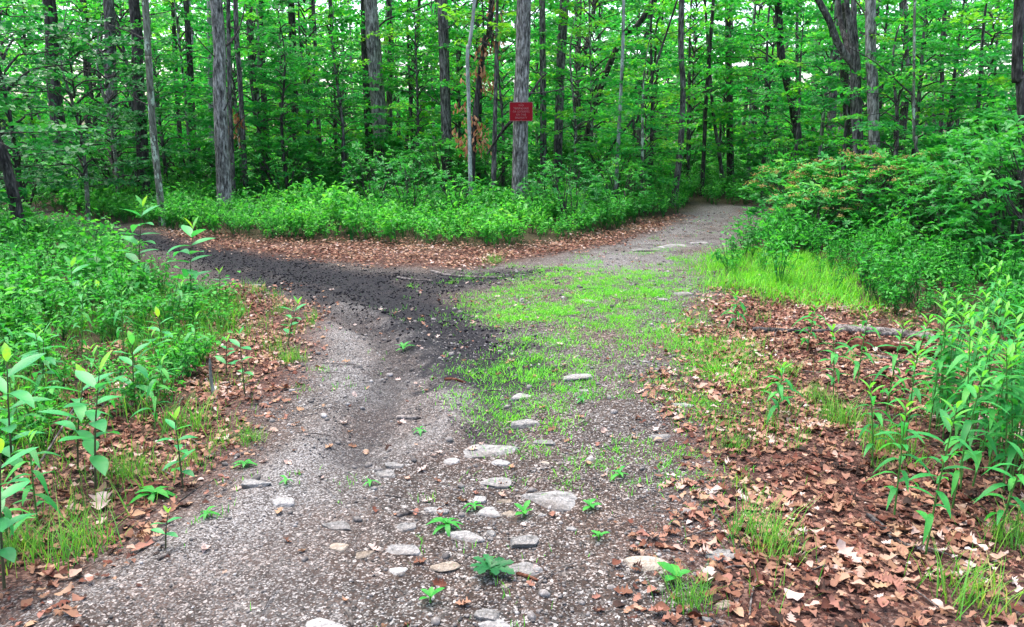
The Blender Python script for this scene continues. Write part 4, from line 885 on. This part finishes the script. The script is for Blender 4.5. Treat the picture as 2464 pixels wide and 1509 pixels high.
for a in [(2225, 1335, .62, "foremost tall herb, hanging over the dead leaves"), (2150, 1250, .5, "tall herb left of the foremost one"), (2290, 1220, .62, "tall herb right of the foremost one"), (2400, 1290, .42, "short bright herb near the right edge over bare leaves"),
          (2005, 960, .45, "thin herb standing alone left of the rotten log"), (2060, 930, .5, "thin herb in front of the rotten log"), (2130, 1000, .55, "thin tall herb before the log's thick end"), (2190, 930, .45, "herb leaning over the log's thick end"), (1940, 850, .35, "small herb at the upper end of the log"), (2175, 1090, .5, "herb between the log and the foremost herbs"), (2100, 1120, .4, "low herb below the middle of the log"), (1770, 790, .3, "single herb at the left corner of the leaf bed"), (1870, 1010, .3, "small herb in the middle of the leaf bed")]:
    goldenrod(*a, n=18)
k = 0
for i in range(62):
    bx = R.uniform(2230, 2600); by = R.uniform(850, 1190)
    if bx < 2300 and by > 1100 or bx < 2270 and by < 900: continue
    goldenrod(bx, by, R.uniform(.5, .8), "tall narrow-leaved herb in the dense stand at the right edge", n=20, grp='dense stand of tall herbs at the right edge')

for a in [(60, 1090, .5, "narrow-leaved herb left of the foremost milkweeds"), (120, 1010, .5, "narrow-leaved herb behind the left edge milkweed"), (270, 1010, .42, "narrow-leaved herb right behind the foremost milkweeds"), (370, 1030, .4, "narrow-leaved herb between the foremost and the small milkweed"), (400, 960, .45, "narrow-leaved herb amid the left bank herbs"),
          (90, 1260, .4, "narrow-leaved herb low by the left edge"), (30, 1330, .35, "narrow-leaved herb in the lower left corner"), (470, 900, .4, "narrow-leaved herb near the standing pale stub"), (300, 880, .5, "narrow-leaved herb in the feathery herbs at the left"), (430, 820, .45, "narrow-leaved herb under the tall milkweed pair"), (200, 880, .5, "narrow-leaved herb in the middle of the left bank"), (40, 930, .5, "narrow-leaved herb high on the left edge")]:
    goldenrod(*a, leaf=.12, n=16, grp='narrow-leaved herbs on the left bank')

# ------------------------------------------------------------------ little weeds on the trail
TOOTH = leafgrid([.02, .1, .07, .17, .1, .2, .12, .16, .02], .35, .25)
tm = Acc(); tm.add(*TOOTH, .25); TOOTH_ME = tm.mesh('leaf', M['maple_dark'])
rm = Acc(); rm.add(*L_OVAL, .55); ROUND_ME = rm.mesh('leaf', M['herb'])
gm_ = Acc(); gm_.add(*L_GOLD[1], .5); SLIM_ME = gm_.mesh('leaf', M['herb'])
def rosette(px, py, n, size, me, label, pit=.45, wide=1.):
    x, y = gp(px, py); e = empty('small_weed', (x, y, g1(x, y)), label, 'weed', 'small weeds on the trail')
    A = Acc(); A.add(*tube([[0, 0, -.01], [0, 0, .01], [.002, 0, .025]], [.004, .004, .002], 6)); link('stem', A.mesh('stem', M['stem']), e)
    for k in range(n): put_leaf(me, e, (0, 0, .012 + .02 * k / n), k * 2.4, R.uniform(pit - .2, pit + .3), size * R.uniform(.75, 1.15), wide)
for a in [(1180, 1385, 11, .10, TOOTH_ME, "dark toothed-leaf weed in the middle foreground"), (1075, 1275, 9, .085, SLIM_ME, "spiky weed beside the squarish stone", .5, 1.7), (1625, 1395, 5, .08, ROUND_ME, "round-leaved seedling at the lower right of the trail", .3, 1.3), (1140, 1225, 7, .06, SLIM_ME, "small weed at the left of the central stones", .4, 1.7),
          (1260, 1240, 6, .055, ROUND_ME, "small weed between the flat and the domed stones"), (1035, 1450, 5, .06, ROUND_ME, "two-stemmed seedling low left of the toothed weed"), (1420, 1225, 6, .06, ROUND_ME, "flat weed right of the largest flat stone", .2), (890, 1170, 5, .055, SLIM_ME, "weed left of the paired stones", .3, 1.7), (590, 1125, 8, .07, SLIM_ME, "weed at the left track edge", .4, 1.7),
          (1010, 1060, 6, .06, SLIM_ME, "weed above the paired stones in the brown track", .3, 1.7), (970, 840, 9, .10, SLIM_ME, "grassy weed alone in the dark track", .9, 1.2), (690, 1180, 5, .05, SLIM_ME, "weed just above the triangular white stone", .4, 1.7), (500, 1270, 6, .06, SLIM_ME, "weed on gravel left of the trail", .4, 1.7), (1440, 1300, 5, .05, ROUND_ME, "tiny weed on bare gravel at the right", .3), (1490, 1150, 6, .07, SLIM_ME, "weed in sparse grass below the lone grey stone", .6, 1.4), (370, 1195, 8, .12, SLIM_ME, "sprawling weed at the left bank foot", .35, 2.), (1400, 760 + 210, 7, .05, SLIM_ME, "weed right below the pale stones at the grass tip", .5, 1.6)]:
    rosette(*a)
# separate grass tufts
TUFT = []
for k in range(3):
    A = Acc(); n = 130; V = np.array([[-.5, 0, 0], [.5, 0, 0], [-.38, .18, .55], [.38, .18, .55], [0, .5, .95]]); F = np.array([[0, 1, 3], [0, 3, 2], [2, 3, 4]])
    D = np.zeros((n, 3, 3)); h = N.uniform(.05, .17, n); D[:, 0, 0] = .0038; D[:, 1, 1] = h * N.uniform(.4, 2.4, n); D[:, 2, 2] = h
    A.inst(V, F, rots(N.uniform(0, 6.28, n), np.zeros(n), np.zeros(n)) @ D, np.column_stack([N.normal(0, .06, (n, 2)), np.zeros(n)]), np.clip(N.normal(.5, .22, n), 0, 1)); TUFT.append(A.mesh('grass_tuft', M['grassdull']))
for i, (px, py, s, lb) in enumerate([(1820, 1290, 1.15, "grass tuft in dead leaves behind the long flat stone"), (1870, 1330, .9, "second grass tuft right of the one by the flat stone"), (1770, 1075, .7, "grass tuft in the leaf bed at mid right"), (2020, 1010, 1.1, "grass tuft below the left end of the log"), (1960, 960, .8, "grass tuft left of the log tuft"), (2130, 1080, 1.2, "shaggy grass tuft under the thin herbs"), (1660, 1450, .8, "grass tuft at the lower right trail edge"), (190, 1330, 1.2, "grass tuft low at the left edge of the gravel"), (40, 1330, 1.1, "grass tuft in the lower left corner"), (310, 1140, 1.1, "grass tuft beside the foremost milkweed"), (600, 1060, .7, "grass tuft at the left bank by the track"), (700, 870, .9, "grass tuft below the single milkweed"), (1190, 632, 1.0, "small grass tuft on the far leaf strip"), (2330, 1440, 1.3, "grass tuft at the lower right corner"), (2430, 1300, 1.1, "grass tuft near the right edge"), (440, 1030, 1.3, "tall grass tuft left of the trail"), (1890, 900, .8, "grass tuft just below the log's thin end")]):
    x, y = gp(px, py); tag(link('grass_tuft', TUFT[i % 3], None, (x, y, g1(x, y)), R.uniform(0, 6), s), lb, 'grass tuft', 'separate grass tufts')

# ------------------------------------------------------------------ logs, sticks, chips
def stick(name, pts_px, w0, w1, label, mat, cat, lift=.5, seg=8, amp=.12, sidetwig=0, flat=1.):
    W = []; 
    for q in pts_px:
        x, y = gp(*q[:2]); W.append([x, y, g1(x, y) + (q[2] if len(q) > 2 else 0)])
    W = np.array(W); d = math.hypot(W[:, 1].mean(), CAMZ); s = pxm(d); o = W[0].copy(); n = max(8, 4 * len(W))
    cp = curve_pts(W, n); r = np.linspace(w0, w1, n) * s / 2; cp[:, 2] += r * lift; r = r * (.92 + .16 * N.random(n)); r[0] *= .55; r[-1] *= .5
    A = Acc(); V, F = tube(cp - o, r, seg, amp, R.randint(0, 60))
    m = len(V); V = np.vstack([V, cp[0] - o, cp[-1] - o]); A.add(V, F); caps = [[j, (j + 1) % seg, m] for j in range(seg)] + [[m - seg + (j + 1) % seg, m - seg + j, m + 1] for j in range(seg)]
    A.F.append(np.array(caps))
    ob = link(name, A.mesh(name, M[mat], True), None, o); tag(ob, label, cat); return ob
stick('fallen_log', [(1990, 800), (2080, 806), (2170, 812), (2250, 822)], 26, 22, "rotten grey log lying in dead leaves at the right, rear piece", 'deadwood', 'log', seg=14, amp=.3)
stick('fallen_log', [(2040, 838), (2120, 842), (2200, 850), (2262, 862)], 34, 24, "crumbling red-brown rotten log nearest in the leaf bed", 'rotwood', 'log', seg=14, amp=.35)
stick('fallen_log', [(1808, 796), (1870, 800), (1950, 802), (2030, 800)], 17, 11, "long thin dark fallen limb leading left from the rotten log", 'char', 'log', seg=10, amp=.25)
stick('wood_slab', [(2080, 858), (2150, 868), (2230, 884)], 12, 9, "weathered splinter of wood below the rotten log", 'deadwood', 'wood', seg=8, amp=.35)
stick('fallen_branch', [(2085, 1240), (2120, 1268), (2150, 1300), (2185, 1318)], 16, 13, "blackened crooked branch on the leaves at the lower right", 'char', 'branch', amp=.3)
stick('fallen_branch', [(2175, 1310), (2210, 1318), (2242, 1326)], 7, 4, "thin grey twig poking from the blackened branch", 'deadwood', 'branch')
stick('fallen_branch', [(2090, 1170, .0), (2170, 1180), (2250, 1168), (2330, 1190)], 5, 3, "thin pale twig arching over leaves below the tall herbs", 'deadwood', 'branch')
stick('fallen_branch', [(1036, 652), (1075, 664), (1130, 668), (1185, 672), (1208, 668)], 9, 5, "long pale branch lying at the edge of the black gravel", 'deadwood', 'branch')
stick('fallen_branch', [(955, 668), (985, 673), (1040, 676)], 6, 4, "shorter branch left of the long pale one", 'deadwood', 'branch')
stick('stick', [(953, 1003), (980, 1007), (1012, 1010)], 12, 9, "pale broken stick lying in the middle track", 'deadwood', 'stick')
stick('wood_chip', [(1070, 926), (1095, 929), (1120, 930)], 9, 6, "orange-brown splinter of wood in the track", 'rotwood', 'wood chip')
stick('stick', [(954, 1248), (972, 1243), (992, 1236)], 13, 12, "short grey stick beside the grassy stone", 'deadwood', 'stick')
stick('stick', [(925, 1193), (945, 1196), (966, 1199)], 5, 4, "thin brown stick right of the paired stones", 'twig', 'stick')
stick('wood_chip', [(1242, 1384), (1268, 1391), (1294, 1400)], 11, 7, "tan bark chip in front of the flat pale stone", 'rotwood', 'wood chip')
stick('wood_chip', [(1575, 1312), (1600, 1318), (1626, 1322)], 14, 9, "orange-tan curl of bark above the tan and white stone", 'rotwood', 'wood chip')
stick('stick', [(382, 1378), (396, 1370), (412, 1362)], 9, 7, "short pale stick on the gravel at the lower left", 'deadwood', 'stick')
stick('stick', [(832, 1466), (842, 1485), (848, 1509)], 7, 8, "dark forked stick at the bottom left of mid trail", 'twig', 'stick')
stick('fallen_branch', [(80, 1145, .02), (130, 1112, .10), (190, 1075, .22)], 6, 4, "thin grey dead branch leaning in the grass at the left", 'deadwood', 'branch')
stick('dead_stub', [(514, 950, 0), (511, 951, .10), (512, 952, .24)], 9, 5, "pale dead stub standing upright in leaves at the left", 'bark_pale', 'stick')
stick('fallen_branch', [(430, 1205), (480, 1170), (520, 1150)], 4, 3, "thin twig near the small milkweed", 'twig', 'branch')
stick('fallen_branch', [(1460, 285, 0)] and [(1900, 1290), (1950, 1330), (1990, 1380)], 4, 3, "thin brown twig running through the leaf bed", 'twig', 'branch')
stick('fallen_branch', [(1830, 1300), (1920, 1302), (2000, 1290)], 4, 3, "thin pale straw-like twig lying right of the grass tuft", 'deadwood', 'branch')
# a few single fallen leaves
for i, (px, py, s, tn, lb) in enumerate([(244, 1216, .13, .95, "large cream curled leaf at the foot of the foremost milkweed"), (640, 975, .08, .3, "red-brown leaf on the left bank above the track"), (935, 1092, .05, .15, "small red leaf lying alone on the brown track"), (2040, 1350, .12, .9, "pale leaf on the leaf bed at the lower right"), (1700, 1395, .09, .8, "pale tan leaf right of the round-leaved seedling"), (880, 1082, .05, .7, "small tan leaf lying on the brown track")]):
    A = Acc(); A.add(*L_OAK[i % 4], tn); x, y = gp(px, py); o = link('fallen_leaf', A.mesh('fallen_leaf', M['litter']), None, (x, y, g1(x, y) + .02), R.uniform(0, 6), s); o.rotation_euler[0] = .3; tag(o, lb, 'leaf')
